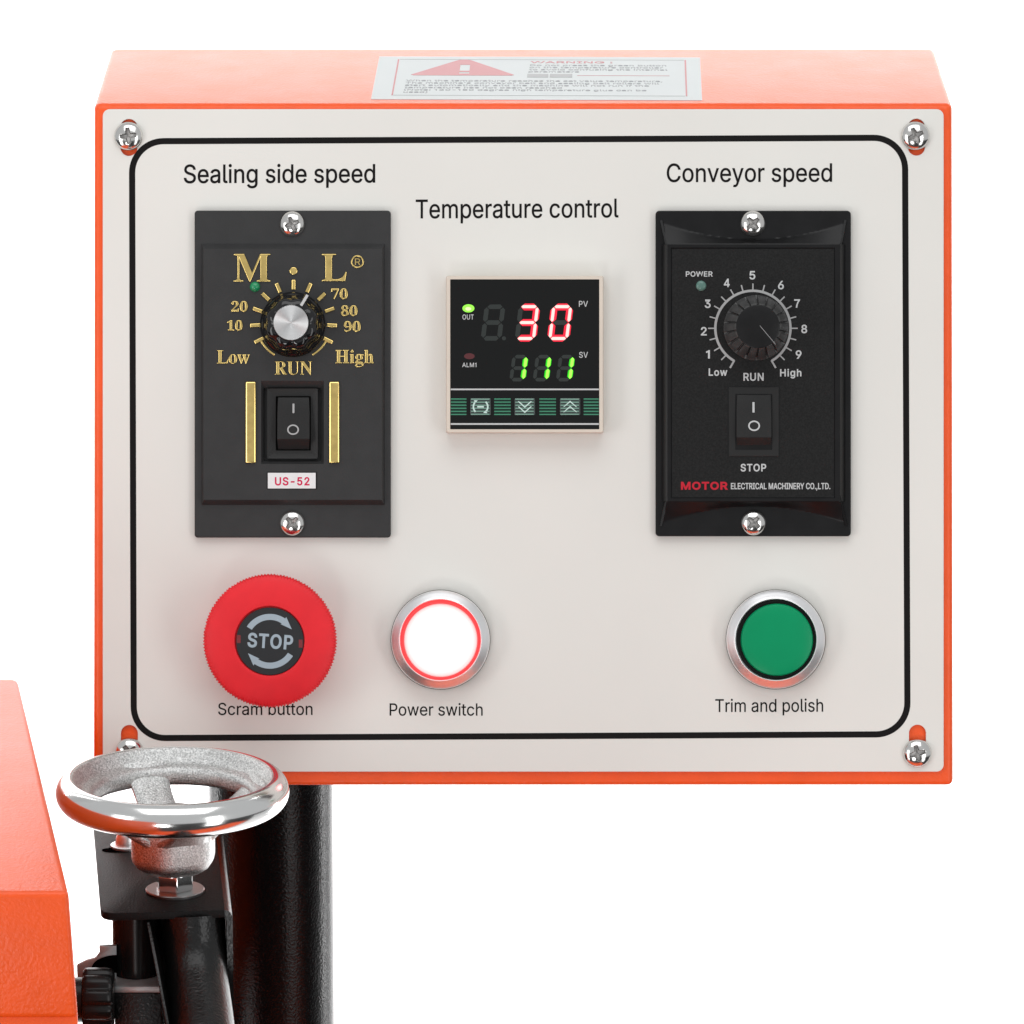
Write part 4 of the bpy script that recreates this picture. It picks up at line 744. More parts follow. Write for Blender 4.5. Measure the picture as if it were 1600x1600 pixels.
for i, (t, xb) in enumerate((('Do not press the green button', 1041), ('on the temperature controller', 1036), ('to avoid confusing the internal', 1043), ('parameters', 905))):
    yb3 = 103.7 + 3.35 * i
    stext(t, 828 - i * 0.8, xb, yb3, yb3 - 2.3, M_['st_grey'])
for i, (t, xb) in enumerate((('When the temperature reaches the set value temperature,', 1035), ("The machine's conveyor belt and sealing belt rollers will", 1030),
                             ('start automatically and the machine will not run if the', 1014), ('temperature has not been reached', 878),
                             ('(Note: 120-180 degree high temperature glue can be', 1010), ('used)', 668))):
    yb3 = 127.6 + 3.6 * i
    stext(t, 634.5 - i * 0.9, xb, yb3, yb3 - 2.5, M_['st_grey'])

# ------------------------------------------------------------------ screws
def screw_mesh(rad, dome, under=3.0):
    n, K = 120, 44
    verts, faces = [], []
    def hgt(x, y, r):
        t = r / rad
        h = dome * (1 - t * t) ** 0.5 if t < 1 else 0.0
        L, w = rad * 0.54, rad * 0.105
        taper = 1.0 + 0.7 * (1 - min(1, max(abs(x), abs(y)) / L))
        dx = max(abs(x) - L, abs(y) - w * taper)
        dy = max(abs(y) - L, abs(x) - w * taper)
        dd = min(dx, dy)
        core = r - rad * 0.21
        dd = min(dd, core)
        s = min(1, max(0, (-dd + 0.45) / 0.9))
        depth = dome * 0.95 * (0.55 + 0.45 * min(1, max(0, 1 - r / (rad * 0.55))))
        return h - depth * s * s * (3 - 2 * s)
    rs = [rad * (i / K) ** 0.9 for i in range(K + 1)]
    verts.append((0, 0, hgt(0, 0, 0)))
    for k in range(1, K + 1):
        for i in range(n):
            a = 2 * math.pi * i / n
            x, y = rs[k] * math.cos(a), rs[k] * math.sin(a)
            verts.append((x, y, hgt(x, y, rs[k])))
    for i in range(n):
        a = 2 * math.pi * i / n
        verts.append((rad * 0.97 * math.cos(a), rad * 0.97 * math.sin(a), -under))
    for i in range(n):
        faces.append((0, 1 + i, 1 + (i + 1) % n))
    for k in range(K):
        for i in range(n):
            j = (i + 1) % n
            faces.append((1 + k * n + i, 1 + k * n + j, 1 + (k + 1) * n + j, 1 + (k + 1) * n + i))
    me = mesh_from(verts, faces)
    me['rad'] = rad
    return me
SCREW_BIG = screw_mesh(22.6, 13.0, 2.0)
SCREW_SMALL = screw_mesh(20.2, 12.0, 1.0)

def put_screw(me, px, py, h, rot, parent):
    o = bpy.data.objects.new('screw', me)
    COL.objects.link(o)
    o.parent = parent
    a_, b_ = m2(px, py, h + 6)
    ox, oy = ORG[parent.name][1]
    o.location = ((a_ - ox) * S, (oy - b_) * S, h * S)
    o.rotation_euler = (0, 0, R(rot))
    return o
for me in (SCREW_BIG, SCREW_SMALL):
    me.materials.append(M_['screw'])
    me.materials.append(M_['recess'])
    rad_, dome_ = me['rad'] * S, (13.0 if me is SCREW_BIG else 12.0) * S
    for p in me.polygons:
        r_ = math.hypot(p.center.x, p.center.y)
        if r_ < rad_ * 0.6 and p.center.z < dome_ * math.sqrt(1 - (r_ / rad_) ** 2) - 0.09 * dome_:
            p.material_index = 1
    me.polygons.foreach_set('use_smooth', [True] * len(me.polygons))
    me.set_sharp_from_angle(angle=R(50))
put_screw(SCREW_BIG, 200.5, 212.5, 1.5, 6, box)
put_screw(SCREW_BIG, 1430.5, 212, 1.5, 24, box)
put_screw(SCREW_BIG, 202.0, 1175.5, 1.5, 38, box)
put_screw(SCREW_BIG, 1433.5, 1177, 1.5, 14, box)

# ------------------------------------------------------------------ rocker switch (part with sub-parts)
def rocker(parent, cx, y0, y1, yface, half, h0, hb, outer, sink=False):
    """outer = bezel rectangle in px; half = rocker's half width"""
    X0, Y0, X1, Y1 = outer
    if sink:
        rects = [(X0, Y0, X1, Y1, h0 - 8, hb, 1.5), (X0, Y0, X1, Y1, hb, hb, 1.5), (X0 + 7, Y0 + 7, X1 - 7, Y1 - 7, hb - 3.0, hb, 1.5),
                 (X0 + 11, Y0 + 10, X1 - 11, Y1 - 10, hb - 3.4, hb, 1.0), (cx - half - 3, y0 - 2, cx + half + 3, y1 + 2, hb - 3.4, hb, 1.0), (cx - half - 3, y0 - 2, cx + half + 3, y1 + 2, h0 - 8, hb, 1.0)]
    else:
        rects = [(X0, Y0, X1, Y1, h0 - 8, hb, 1.2), (X0, Y0, X1, Y1, hb - 0.8, hb, 1.2), (X0 + 0.8, Y0 + 0.8, X1 - 0.8, Y1 - 0.8, hb, hb, 1.2),
                 (cx - half - 2.0, y0 - 1.5, cx + half + 2.0, y1 + 2, hb, hb, 1.0), (cx - half - 2.0, y0 - 1.5, cx + half + 2.0, y1 + 2, h0 - 8, hb, 1.0)]
    bez = loft_rects('switch_bezel', rects, M_['switch'] if sink else M_['bezel'], parent)
    # rocker: pressed in at the top, proud at the bottom; profile along y
    ox, oy = ORG[parent.name][1]
    prof = [(y0, -8), (y0, 3.0), (y0 + (yface - y0) * 0.35, 5.0), (y0 + (yface - y0) * 0.6, 6.6), (yface - 3, 9.6), (yface, 9.9), (yface + 1.2, 8.6), (y1, -4.0), (y1 + 0.5, -8)]
    verts, faces = [], []
    for y, hh in prof:
        for sx in (-1, 1):
            w = half - 0.8 + (1.0 if y0 + 8 < y < yface + 4 else 0)
            a_, b_ = m2(cx + sx * w, y, hb)
            verts.append((a_ - ox, oy - b_, hb + hh - 1))
    K = len(prof)
    for k in range(K - 1):
        faces.append((2 * k, 2 * k + 1, 2 * k + 3, 2 * k + 2))
    faces.append(tuple(2 * k for k in range(K)))
    faces.append(tuple(2 * k + 1 for k in range(K)))
    faces.append((0, 1, 2 * K - 1, 2 * K - 2))
    me = mesh_from(verts, faces)
    bm = bmesh.new(); bm.from_mesh(me)
    es = [e for e in bm.edges if e.calc_face_angle(0) > R(30)]
    bmesh.ops.bevel(bm, geom=es, offset=0.5 * S, segments=2, affect='EDGES', profile=0.5)
    bm.to_mesh(me); bm.free()
    rk = link('rocker', me, M_['switch'], bez, 30)
    def hat(y):                              # height of the rocker's face at y
        for (ya, ha), (yb4, hb4) in zip(prof[1:], prof[2:]):
            if ya <= y <= yb4:
                return hb - 1 + ha + (hb4 - ha) * (y - ya) / max(yb4 - ya, 1e-6)
        return hb
    return bez, hat

def drape(o, hat, parent):
    """lay a flat print on the rocker's sloping face"""
    ox, oy = ORG[parent.name][1]
    for v in o.data.vertices:
        y = oy - v.co.y / S
        yy = 800 + (y - 800) * F / (F - 20)
        base = hat(yy)
        v.co.z = (base + 0.25 + (0.35 if v.co.z > 0 else 0)) * S
    return o

# ------------------------------------------------------------------ left speed controller
sc1 = panel_thing('speed_controller', 457, 840, 0)
tag(sc1, 'matte charcoal speed controller with gold lettering and chrome-topped knob under Sealing side speed', 'speed controller')
FL, PN = 12.0, 23.0
body1 = loft_rects('housing', [
    (304, 329, 610.5, 840, 0.1, FL, 5), (304, 329, 610.5, 840, FL - 1.6, FL, 5), (305.4, 330.4, 609.1, 838.6, FL, FL, 5),
    (314.8, 380.6, 601.2, 789, FL, FL, 1.0), (318.2, 389, 596.4, 781, PN, PN, 1.0),
    (408, 595, 506, 725, PN, PN, 1.0), (412, 606, 502, 720, PN - 9, PN - 9, 1.0), (412, 606, 502, 720, 2, PN - 9, 1.0)],
    M_['charcoal'], sc1)
for (x, y, rt) in ((456.5, 350, 20), (456.5, 817, 45)):
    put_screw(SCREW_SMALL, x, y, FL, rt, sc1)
GH, GB = 2.6, 0.8
def gold(name, loops, hi=GH, bv=GB):
    return pshape(name, loops, PN - 0.3, PN + hi, M_['gold'], sc1, bevel=bv, seg=1, meas=PN)
def gtext(name, body, x0, x1, yt, yb5, w=0.0, tr=0, lab=None):
    o = ptext(name, body, x0, x1, yt, yb5, PN, M_['gold'], sc1, font='serif', w=w, track=tr, hi=2.2, bevel=0.5)
    o['label'] = 'raised gold ' + (lab or body)
    return o
gtext('letter', 'M', 365.5, 422.3, 397, 440, 0.0)
gtext('letter', 'L', 503, 541.5, 397, 439.3, 0.0)
gold('dot', [circle(458.6, 423.4, 6.0, 12)])
gold('registered_ring', [circle(558.5, 409, 10, 32), circle(558.5, 409, 7.9, 32)], 1.6, 0.4)
o = ptext('registered_letter', 'R', 554.6, 563.0, 403.8, 414.2, PN, M_['gold'], sc1, w=0.1, hi=1.6)
DX, DY = 458.8, 505.0
for k in range(-5, 6):
    a_ = k * 23.3
    rr = 60
    gold('tick_mark', [bar2(DX + rr * math.sin(R(a_)), DY - rr * math.cos(R(a_)), 15.5, 5.6, a_)])
for s in (-1, 1):
    gold('dial_arc', [arc2(DX, DY, 56.0, 59.2, s * 115, s * 149, 14)], 1.8, 0.5)
for body, x0, x1, yt, yb5 in (('20', 361.5, 387, 471.5, 487), ('10', 354.8, 379, 501.3, 516.4), ('70', 517.5, 543.3, 451.8, 467.3),
                              ('80', 532.6, 558.5, 478.2, 493.6), ('90', 537.2, 563.5, 502.8, 518.2)):
    gtext('dial_number', body, x0, x1, yt, yb5, 0.15)
gtext('word', 'Low', 339, 390.6, 547.5, 568, 0.0)
gtext('word', 'High', 524.2, 584, 547, 567.6, 0.1)
gtext('word', 'RUN', 429.5, 488, 564.3, 585.2, 0.0)
for x0 in (384.0, 514.6):
    gold('gold_bar', [rrect(x0, 596.5, x0 + 15.6, 723.4, 1.5, 2)], 4.5, 1.9)
plathe('indicator_lamp', [(8.2, PN - 1), (8.0, PN + 1)] + [(7.8 * math.cos(R(t)), PN + 1 + 6 * math.sin(R(t))) for t in (0, 15, 30, 45, 60, 75, 90)],
       398.3, 448, PN + 3, M_['led_green'], sc1, 32)
pshape('paper_label', [rrect(418.5, 738.8, 493.2, 763.2)], PN - 0.2, PN + 0.5, M_['label'], sc1)
lab = sc1.children[-1] if False else None
us = ptext('label_text', 'US-52', 429.6, 483.6, 745.6, 758.4, PN + 0.5, M_['us_red'], sc1, w=0.45, track=55)
pshape('label_recess_edge', [rrect(416.8, 737.2, 495.6, 764.4), rrect(418.5, 738.8, 493.6, 763.2)], PN - 0.2, PN + 0.22, M_['black_pl'], sc1)
# knob
def lobes(nl, amt, h_lo, h_hi):
    def f(r, h, a, k):
        if h < h_lo or r < 29: return r
        return r - amt * (0.5 + 0.5 * math.cos(nl * a)) ** 1.5 * min(1, (h - h_lo) / 6)
    return f
KB = PN
kn = plathe('knob', [(50, KB + 0.5), (51, KB + 3), (50.6, KB + 6), (47.5, KB + 9), (45.5, KB + 12), (44.5, KB + 22), (43.5, KB + 36), (42.0, KB + 46), (39.5, KB + 51), (36, KB + 54), (31.5, KB + 55.5), (28.4, KB + 55.8), (27.6, KB + 54.6)],
            457.2, 507.0, KB + 6, M_['black_gl'], sc1, 160, lobes(8, 3.4, KB + 9, KB + 50), 60)
cap = plathe('knob_cap', [(27.4, KB + 50), (27.4, KB + 55.6), (26.8, KB + 56.4), (14, KB + 56.0), (0.01, KB + 55.6)], 454.6, 504.2, KB + 56, M_['spun'], kn, 96)
cap.location = (cap.location.x - kn.location.x, cap.location.y - kn.location.y, 0)
o = pshape('pointer_line', [bar2(475.4, 469.2, 19.5, 4.2, 31)], KB + 48.5, KB + 56.3, M_['white_ink'], sc1, meas=KB + 55)
o.parent = kn
o.location = (-kn.location.x, -kn.location.y, 0)
# rocker
bz, hat = rocker(sc1, 458.7, 621, 702, 686, 25, 10, PN - 3.5, (417.5, 607, 496.5, 716.5), sink=True)
for nm, lp in (('on_mark', [rrect(457.0, 630.5, 460.1, 645.5, 1, 2)]), ('off_mark', [circle(458.0, 671.4, 9.2, 40, 8.1), circle(458.0, 671.4, 7.0, 40, 5.9)])):
    o = pshape(nm, lp, 0, 0.5, M_['grey_ink'], bz, meas=PN)
    for v in o.data.vertices: v.co.z = 1 if v.co.z > 0.25 * S else -1
    for v in o.data.vertices: v.co.z = v.co.z
    drape(o, hat, bz)

# ------------------------------------------------------------------ right speed controller
sc2 = panel_thing('speed_controller', 1177, 838, 0)
tag(sc2, 'glossy black speed controller with grained face and fluted black knob under Conveyor speed', 'speed controller')
FL2, RG = 12.0, 27.0
# flange with sloping body; scooped slopes above and below
pshape('flange', [rrect(1024.3, 329.2, 1329.6, 838, 6, 5)], 0.1, FL2, M_['black_pl'], sc2, bevel=1.4, seg=2)
loft_rects('housing', [(1033, 383, 1321.5, 782, FL2 - 1, FL2, 1.0), (1034.5, 382, 1320, 783, FL2 + 2, FL2, 1.0), (1041.2, 380.5, 1312.8, 784.5, RG, RG, 1.2), (1042.8, 382, 1311.2, 783, RG + 0.9, RG, 1.0),
                      (1048.2, 387, 1304.6, 778.6, RG + 0.9, RG, 0.6), (1049.8, 388.4, 1303.2, 777.2, RG - 1.2, RG, 0.6)], M_['black_pl'], sc2)
pshape('face_panel', [rrect(1049.9, 388.5, 1303.1, 777.1, 0.5, 2), rrect(1136.8, 602.9, 1219.0, 714.8)], RG - 5, RG - 1.0, M_['black_tex'], sc2)
def scoop(top):
    nx, ny = 64, 20
    ox, oy = ORG[sc2.name][1]
    verts, faces = [], []
    yr = 380.7 if top else 784.3
    yo = 341.0 if top else 824.0
    for j in range(ny + 1):
        t = j / ny
        y = yr + (yo - yr) * t
        for i in range(nx + 1):
            s = i / nx
            xa = 1041.4 + (1033.5 - 1041.4) * t
            xb = 1312.6 + (1321.5 - 1312.6) * t
            x = xa + (xb - xa) * s
            dx = x - 1177.5
            arc = 374.0 - 0.00128 * dx * dx if top else 791.0 + 0.00128 * dx * dx
            edge = abs(arc - yr)
            dist = abs(y - yr)
            h = FL2 + 0.3 + (RG - FL2 - 0.3) * max(0.0, 1 - dist / max(edge, 0.5))
            a_, b_ = m2(x, y, h)
            verts.append((a_ - ox, oy - b_, h))
    N = nx + 1
    for j in range(ny):
        for i in range(nx):
            faces.append((j * N + i, j * N + i + 1, (j + 1) * N + i + 1, (j + 1) * N + i))
    link('scooped_end', mesh_from(verts, faces), M_['black_pl'], sc2, 18)
scoop(True); scoop(False)
def rib(x0, y0, x1, y1, w):
    dx, dy = x1 - x0, y1 - y0
    L = math.hypot(dx, dy)
    nx_, ny_ = -dy / L * w / 2, dx / L * w / 2
    ox, oy = ORG[sc2.name][1]
    vs = []
    for (x, y, h) in ((x0, y0, RG + 0.6), (x1, y1, FL2 + 1.5)):
        for s in (-1, 1):
            a_, b_ = m2(x + s * nx_, y + s * ny_, h); vs.append((a_ - ox, oy - b_, h))
        for s in (1, -1):
            a_, b_ = m2(x + s * nx_ * 1.6, y + s * ny_ * 1.6, FL2); vs.append((a_ - ox, oy - b_, FL2 - 0.5))
    link('corner_rib', mesh_from(vs, [(0, 1, 2, 3), (4, 5, 6, 7), (0, 1, 5, 4), (1, 2, 6, 5), (2, 3, 7, 6), (3, 0, 4, 7)]), M_['black_pl'], sc2, 20)
rib(1043.5, 392, 1033.0, 344, 3.6); rib(1310.8, 392, 1321.0, 344, 3.6)
rib(1043.5, 774, 1032.5, 822, 3.6); rib(1311.2, 774, 1322.5, 822, 3.6)
for (x, y, rt) in ((1176.6, 349.3, 42), (1177.6, 816.5, 50)):
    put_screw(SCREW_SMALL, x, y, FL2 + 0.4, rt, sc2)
FH = RG - 1.0
CX, CY = 1176.4, 513.0
pshape('dial_ring', [arc2(CX, CY, 56.8, 60.6, -150, 150, 90)], FH - 0.3, FH + 0.25, M_['grey_ink'], sc2, meas=FH)
for k in range(-10, 11):
    a_ = 15 * k
    r0, r1, w = (59.5, 70.0, 2.0) if abs(k) < 10 else (57.5, 71.5, 2.8)
    rm = (r0 + r1) / 2
    pshape('tick_mark', [bar2(CX + rm * math.sin(R(a_)), CY - rm * math.cos(R(a_)), r1 - r0, w, a_)], FH - 0.3, FH + 0.32, M_['grey_ink'], sc2, meas=FH)
for t, x, y in (('5', 1175.6, 430), ('4', 1135.6, 442), ('3', 1105.8, 474.6), ('2', 1099.7, 517.6), ('1', 1106.2, 553.6), ('6', 1220.2, 445.4), ('7', 1245.4, 474.2), ('8', 1256.6, 514), ('9', 1247.8, 554)):
    wd = 4.6 if t != '1' else 3.0
    ptext('dial_number', t, x - wd, x + wd, y - 6.6, y + 6.6, FH, M_['white_ink'], sc2, w=0.42)['label'] = 'printed dial number ' + t
for t, x0, x1, yt, yb5, w, tr in (('POWER', 1071.6, 1113.4, 424.0, 432.2, 0.25, 30), ('Low', 1107.3, 1136.4, 575.6, 587.2, 0.42, 55), ('High', 1218.8, 1252.2, 576.6, 588.2, 0.42, 55),
                              ('RUN', 1161.6, 1193.2, 582.6, 595.0, 0.42, 40), ('STOP', 1157.2, 1197.2, 724.8, 736.6, 0.42, 50)):
    ptext('word', t, x0, x1, yt, yb5, FH, M_['white_ink'], sc2, w=w, track=tr)['label'] = 'printed word ' + t
ptext('word', 'MOTOR', 1064.0, 1136.8, 752.8, 765.2, FH, M_['red_ink'], sc2, w=0.75, track=45)['label'] = 'red printed word MOTOR'
ptext('word', 'ELECTRICAL MACHINERY CO.,LTD.', 1142.0, 1297.4, 754.6, 764.4, FH, M_['white_ink'], sc2, w=0.28, track=10)['label'] = 'printed words ELECTRICAL MACHINERY CO.,LTD.'
plathe('indicator_lamp', [(8.2, FH - 1), (8.0, FH + 0.6)] + [(7.8 * math.cos(R(t)), FH + 0.6 + 3 * math.sin(R(t))) for t in (0, 15, 30, 45, 60, 75, 90)],
       1095.5, 446.5, FH + 1, M_['led_dull'], sc2, 32)
NF = 18
def flutes(r, h, a, k):
    if r > 50.2 or r < 22 or k < 2: return r
    ph = (a * NF / (2 * math.pi)) % 1.0
    d_ = abs(ph - 0.5) * 2
    g = 1.0 if d_ < 0.13 else (0.0 if d_ > 0.22 else (0.22 - d_) / 0.09)
    return r - 4.2 * g
k2 = plathe('knob', [(50.8, FH - 0.5), (50.8, FH + 5), (49.4, FH + 7), (46.5, FH + 22), (41.0, FH + 50), (36.5, FH + 70), (35.0, FH + 73), (33.2, FH + 74.4), (26.5, FH + 74.8)],
            1181.8, 512.0, FH + 8, M_['knob'], sc2, 288, flutes, 22, cap=False)
o = plathe('knob_cap', [(34.2, FH + 73.2), (33.6, FH + 75.0), (32, FH + 75.6), (0.01, FH + 75.8)], 1185.0, 510.6, FH + 74, M_['black_pl'], k2, 72)
o.location = (0, 0, 0)
o.scale = (1.0, 1.0, 1.0)
o = pshape('pointer_line', [bar2(1199.5, 523.5, 38, 0.6, 140)], FH + 74.8, FH + 76.1, M_['grey_ink'], sc2, meas=FH + 74)
o.parent = k2
o.location = (-k2.location.x, -k2.location.y, 0)
bz, hat = rocker(sc2, 1177.8, 617, 701, 683.5, 27, 10, FH + 0.5, (1138.6, 604.4, 1217.2, 713.2))
for nm, lp in (('on_mark', [rrect(1175.7, 628.2, 1179.0, 644.6, 0.5, 2)]), ('off_mark', [circle(1178.2, 665.3, 9.2, 40, 8.2), circle(1178.2, 665.3, 6.9, 40, 5.9)])):
    o = pshape(nm, lp, 0, 0.5, M_['white_ink'], bz, meas=FH + 5)
    for v in o.data.vertices: v.co.z = 1 if v.co.z > 0.25 * S else -1
    drape(o, hat, bz)

# ------------------------------------------------------------------ temperature controller
tc_ = panel_thing('temperature_controller', 820, 676, 0)
tag(tc_, 'square beige temperature controller with black display showing 30 in red and 111 in green', 'temperature controller')
TH_ = 34.0
loft_rects('case', [(696.8, 430.8, 943.2, 676.8, 0.1, TH_, 3), (696.8, 430.8, 943.2, 676.8, TH_ - 4, TH_, 3), (698.2, 432.2, 941.8, 675.4, TH_, TH_, 3),
                    (703.4, 436.4, 936.4, 670.8, TH_, TH_, 1), (703.4, 436.4, 936.4, 670.8, TH_ - 4, TH_, 1)], M_['beige'], tc_)
WH = TH_ - 1.2
win = pshape('display_window', [rrect(703.6, 436.6, 936.2, 670.6, 0.8, 2)], TH_ - 5, WH, M_['screen'], tc_)
def flat(name, loops, m, dh=0.25, par=win, offset=0.0):
    return pshape(name, loops, WH - 0.3, WH + dh, m, par, meas=WH, offset=offset)
def seg_loops(cx, cy, w, h, st, slant, which, inset=0.0, gap=0.9):
    """seven-segment digit; slant = x lean per unit height"""
    x0, x1, yt, yb6, ym = -w / 2, w / 2, -h / 2, h / 2, 0.0
    s, g, i = st, gap, inset
    t = s / 2
    D = {}
    def hz(y, off):                          # horizontal hexagon around centre line y
        a, b = x0 + t + g, x1 - t - g
        return [(a - t * .0 + i, y), (a + t + i * .6, y - t + i), (b - t - i * .6, y - t + i), (b - i, y), (b - t - i * .6, y + t - i), (a + t + i * .6, y + t - i)]
    def vt(x, ya, yb7):
        a, b = ya + g, yb7 - g
        return [(x, a + i), (x + t - i, a + t + i * .6), (x + t - i, b - t - i * .6), (x, b - i), (x - t + i, b - t - i * .6), (x - t + i, a + t + i * .6)]
    D['a'] = hz(yt + t, 0); D['g'] = hz(ym, 0); D['d'] = hz(yb6 - t, 0)
    D['f'] = vt(x0 + t, yt + t, ym); D['b'] = vt(x1 - t, yt + t, ym)
    D['e'] = vt(x0 + t, ym, yb6 - t); D['c'] = vt(x1 - t, ym, yb6 - t)
    return {k: [(cx + x - slant * y, cy + y) for x, y in D[k]] for k in which}
for cx, on in ((770.4, ''), (823.6, 'abcdg'), (875.4, 'abcdef')):
    for k, lp in seg_loops(cx, 504, 32.5, 56.5, 7.2, 0.12, 'abcdefg').items():
        if k in on:
            lp2 = seg_loops(cx, 504, 35.2, 59.4, 10.6, 0.12, k, 0, 0.0)[k]
            e = flat('digit_segment', [lp2], M_['seg_red'], 0.3)
            lp3 = seg_loops(cx, 504, 31.0, 54.6, 4.8, 0.12, k, 0, 1.2)[k]
            flat('segment_core', [lp3], M_['seg_redc'], 0.5)
        else:
            flat('digit_segment', [lp], M_['seg_off'])
flat('decimal_point', [circle(787.5, 528.6, 3.2, 16)], M_['seg_off'])
for cx in (810.4, 847.0, 883.2):
    for k, lp in seg_loops(cx, 575.2, 24.5, 41.5, 5.6, 0.13, 'abcdefg').items():
        if k in 'bc':
            flat('digit_segment', [seg_loops(cx, 575.2, 26.2, 43, 8.2, 0.13, k, 0, 0.1)[k]], M_['seg_grn'], 0.3)
            flat('segment_core', [seg_loops(cx, 575.2, 23.8, 40.6, 4.8, 0.13, k, 0, 1.2)[k]], M_['seg_grnc'], 0.5)
        else:
            flat('digit_segment', [lp], M_['seg_off'])
flat('output_lamp', [circle(731.9, 481.8, 9.3, 32, 6.3)], M_['led_on'], 0.4)
flat('lamp_centre', [circle(731.7, 482.6, 4.6, 24, 2.8)], M_['led_onc'], 0.55)
flat('alarm_lamp', [circle(733.4, 556.6, 8.3, 20, 4.7)], M_['led_red'], 0.6)
for t, x0, x1, yt, yb5, w in (('OUT', 722.6, 740.3, 491.4, 499.2, 0.12), ('ALM1', 722.2, 744.4, 566.8, 573.6, 0.12), ('PV', 904.6, 918.6, 470.2, 479.2, 0.1), ('SV', 904.8, 918.6, 549.9, 558.9, 0.1)):
    ptext('display_word', t, x0, x1, yt, yb5, WH, M_['white_ink'], win, w=w, track=20)['label'] = 'printed word ' + t
flat('white_line', [rrect(704, 607.2, 935.8, 609.6)], M_['white_ink'])
flat('white_line', [rrect(704, 661.2, 935.8, 663.8)], M_['white_ink'])
for x0, x1 in ((704.2, 728.8), (772.2, 798.0), (842.8, 868.6), (912.0, 935.6)):
    flat('green_band', [rrect(x0, 622.4, x1, 648.2)], M_['band'], 0.1)
    for i in range(6):
        y = 622.6 + i * 4.83
        flat('green_stripe', [rrect(x0, y, x1, y + 1.7)], M_['stripe'], 0.25)
for n_, (x0, x1) in enumerate(((734.8, 767.0), (804.0, 836.0), (874.8, 906.8))):
    kc = pshape('key', [rrect(x0, 622.0, x1, 649.0, 1.5, 2)], WH - 0.5, WH + 3, M_['keycap'], tc_, bevel=1.0, seg=1)
    for i in range(6):
        y = 623.0 + i * 4.7
        pshape('key_stripe', [rrect(x0 + 1.2, y, x1 - 2.2, y + 1.5)], WH + 2.7, WH + 3.15, M_['keystripe'], kc)
    kx = (x0 + x1) / 2
    L = []
    if n_ == 0:
        L = [arc2(kx, 635.6, 10.0, 12.4, -135, -48, 14), arc2(kx, 635.6, 10.0, 12.4, 45, 132, 14), rrect(kx - 5.2, 634.4, kx + 5.2, 636.8)]
        L.append([(kx - 10.5, 625.4), (kx - 4.6, 625.6), (kx - 8.4, 630.4)])
        L.append([(kx + 10.5, 645.8), (kx + 4.2, 645.2), (kx + 8.2, 640.6)])
    else:
        s = 1 if n_ == 1 else -1
        for dy in (-3.8, 4.2):
            yc = 635.5 + dy * 1.0
            a0, b0 = yc - s * 4.4, yc + s * 4.4
            L.append([(kx - 11, a0), (kx - 9, a0 - 0.4), (kx, b0 - s * 1.2), (kx + 9, a0 - 0.4), (kx + 11, a0), (kx, b0 + s * 1.3)])
    for q in L:
        pshape('key_icon', [q], WH + 2.7, WH + 3.5, M_['keyicon'], kc, meas=WH + 3)

# ------------------------------------------------------------------ emergency stop
es = panel_thing('emergency_stop_button', 421.6, 1001, 90)
tag(es, 'large red mushroom button with black STOP disc above the Scram button caption', 'emergency stop button')
EH = 96.0
NT = 130
def knurl(r, h, a, k):
    if 98.5 < r and EH - 40 < h < EH - 6:
        return r + 1.0 * (1 if (a * NT / (2 * math.pi)) % 1 < 0.5 else -0.6)
    return r
prof = [(30, 28), (60, 38), (88, 50), (99.5, 56), (102.4, 60), (102.8, 66), (102.8, 78), (102.2, 82), (99.8, 86.0), (96, 88.3), (90, 90.2), (80, 92.6), (70, 94.4), (62, 95.4), (56.5, 95.8), (54.6, 95.2), (53.8, 93.5), (53.6, 88)]
plathe('mushroom_head', prof, 421.6, 1001.2, 84, M_['red_pl'], es, NT * 4, knurl, 30)
plathe('neck', [(46, 0.2), (46, 10), (40, 12), (40, 34)], 421.6, 1001.2, 84, M_['red_pl'], es, 64)
plathe('base_ring', [(58, 0.2), (58, 5), (56, 7), (46, 7)], 421.6, 1001.2, 84, M_['gasket'], es, 64)
dsc = pshape('centre_disc', [circle(421.8, 1002.0, 52.9, 96)], 88, 92.5, M_['disc'], es, bevel=0.8, meas=92)
for s in (-1, 1):
    pass
dh_ = 92.5
def rot2(lp, cx, cy, deg):
    c_, s_ = math.cos(R(deg)), math.sin(R(deg))
    return [(cx + (x - cx) * c_ - (y - cy) * s_, cy + (x - cx) * s_ + (y - cy) * c_) for x, y in lp]
DCX, DCY = 421.7, 1002.0
ar = arc2(DCX, DCY, 33.4, 42.8, -57.5, 34, 24)
n_half = 25
outer_, inner_ = ar[:n_half], ar[n_half:]
def pol(r, a): return (DCX + r * math.sin(R(a)), DCY - r * math.cos(R(a)))
arrow = outer_ + [pol(45.8, 34), pol(39, 61.5), pol(31.6, 31)] + inner_
pshape('arrow_mark', [arrow], dh_ - 0.3, dh_ + 0.3, M_['disc_ink'], dsc, meas=dh_)
pshape('arrow_mark', [rot2(arrow, DCX, DCY, 180)], dh_ - 0.3, dh_ + 0.3, M_['disc_ink'], dsc, meas=dh_)
L = text_loops('STOP', 386.9, 457.9, 990.6, 1013.2, 'sans', 55, 0, 0.95)
L = [rot2(lp, 422.4, 1001.9, 3.6) for lp in L]
pshape('stop_word', L, dh_ - 0.3, dh_ + 0.3, M_['disc_ink'], dsc, offset=0.95, meas=dh_)['label'] = 'printed word STOP'
for x, y in ((373.0, 998.8), (469.8, 1006.0)):
    pshape('red_tab', [rrect(x - 3, y - 6.6, x + 3, y + 6)], dh_ - 0.3, dh_ + 0.4, M_['tab'], dsc, meas=dh_)

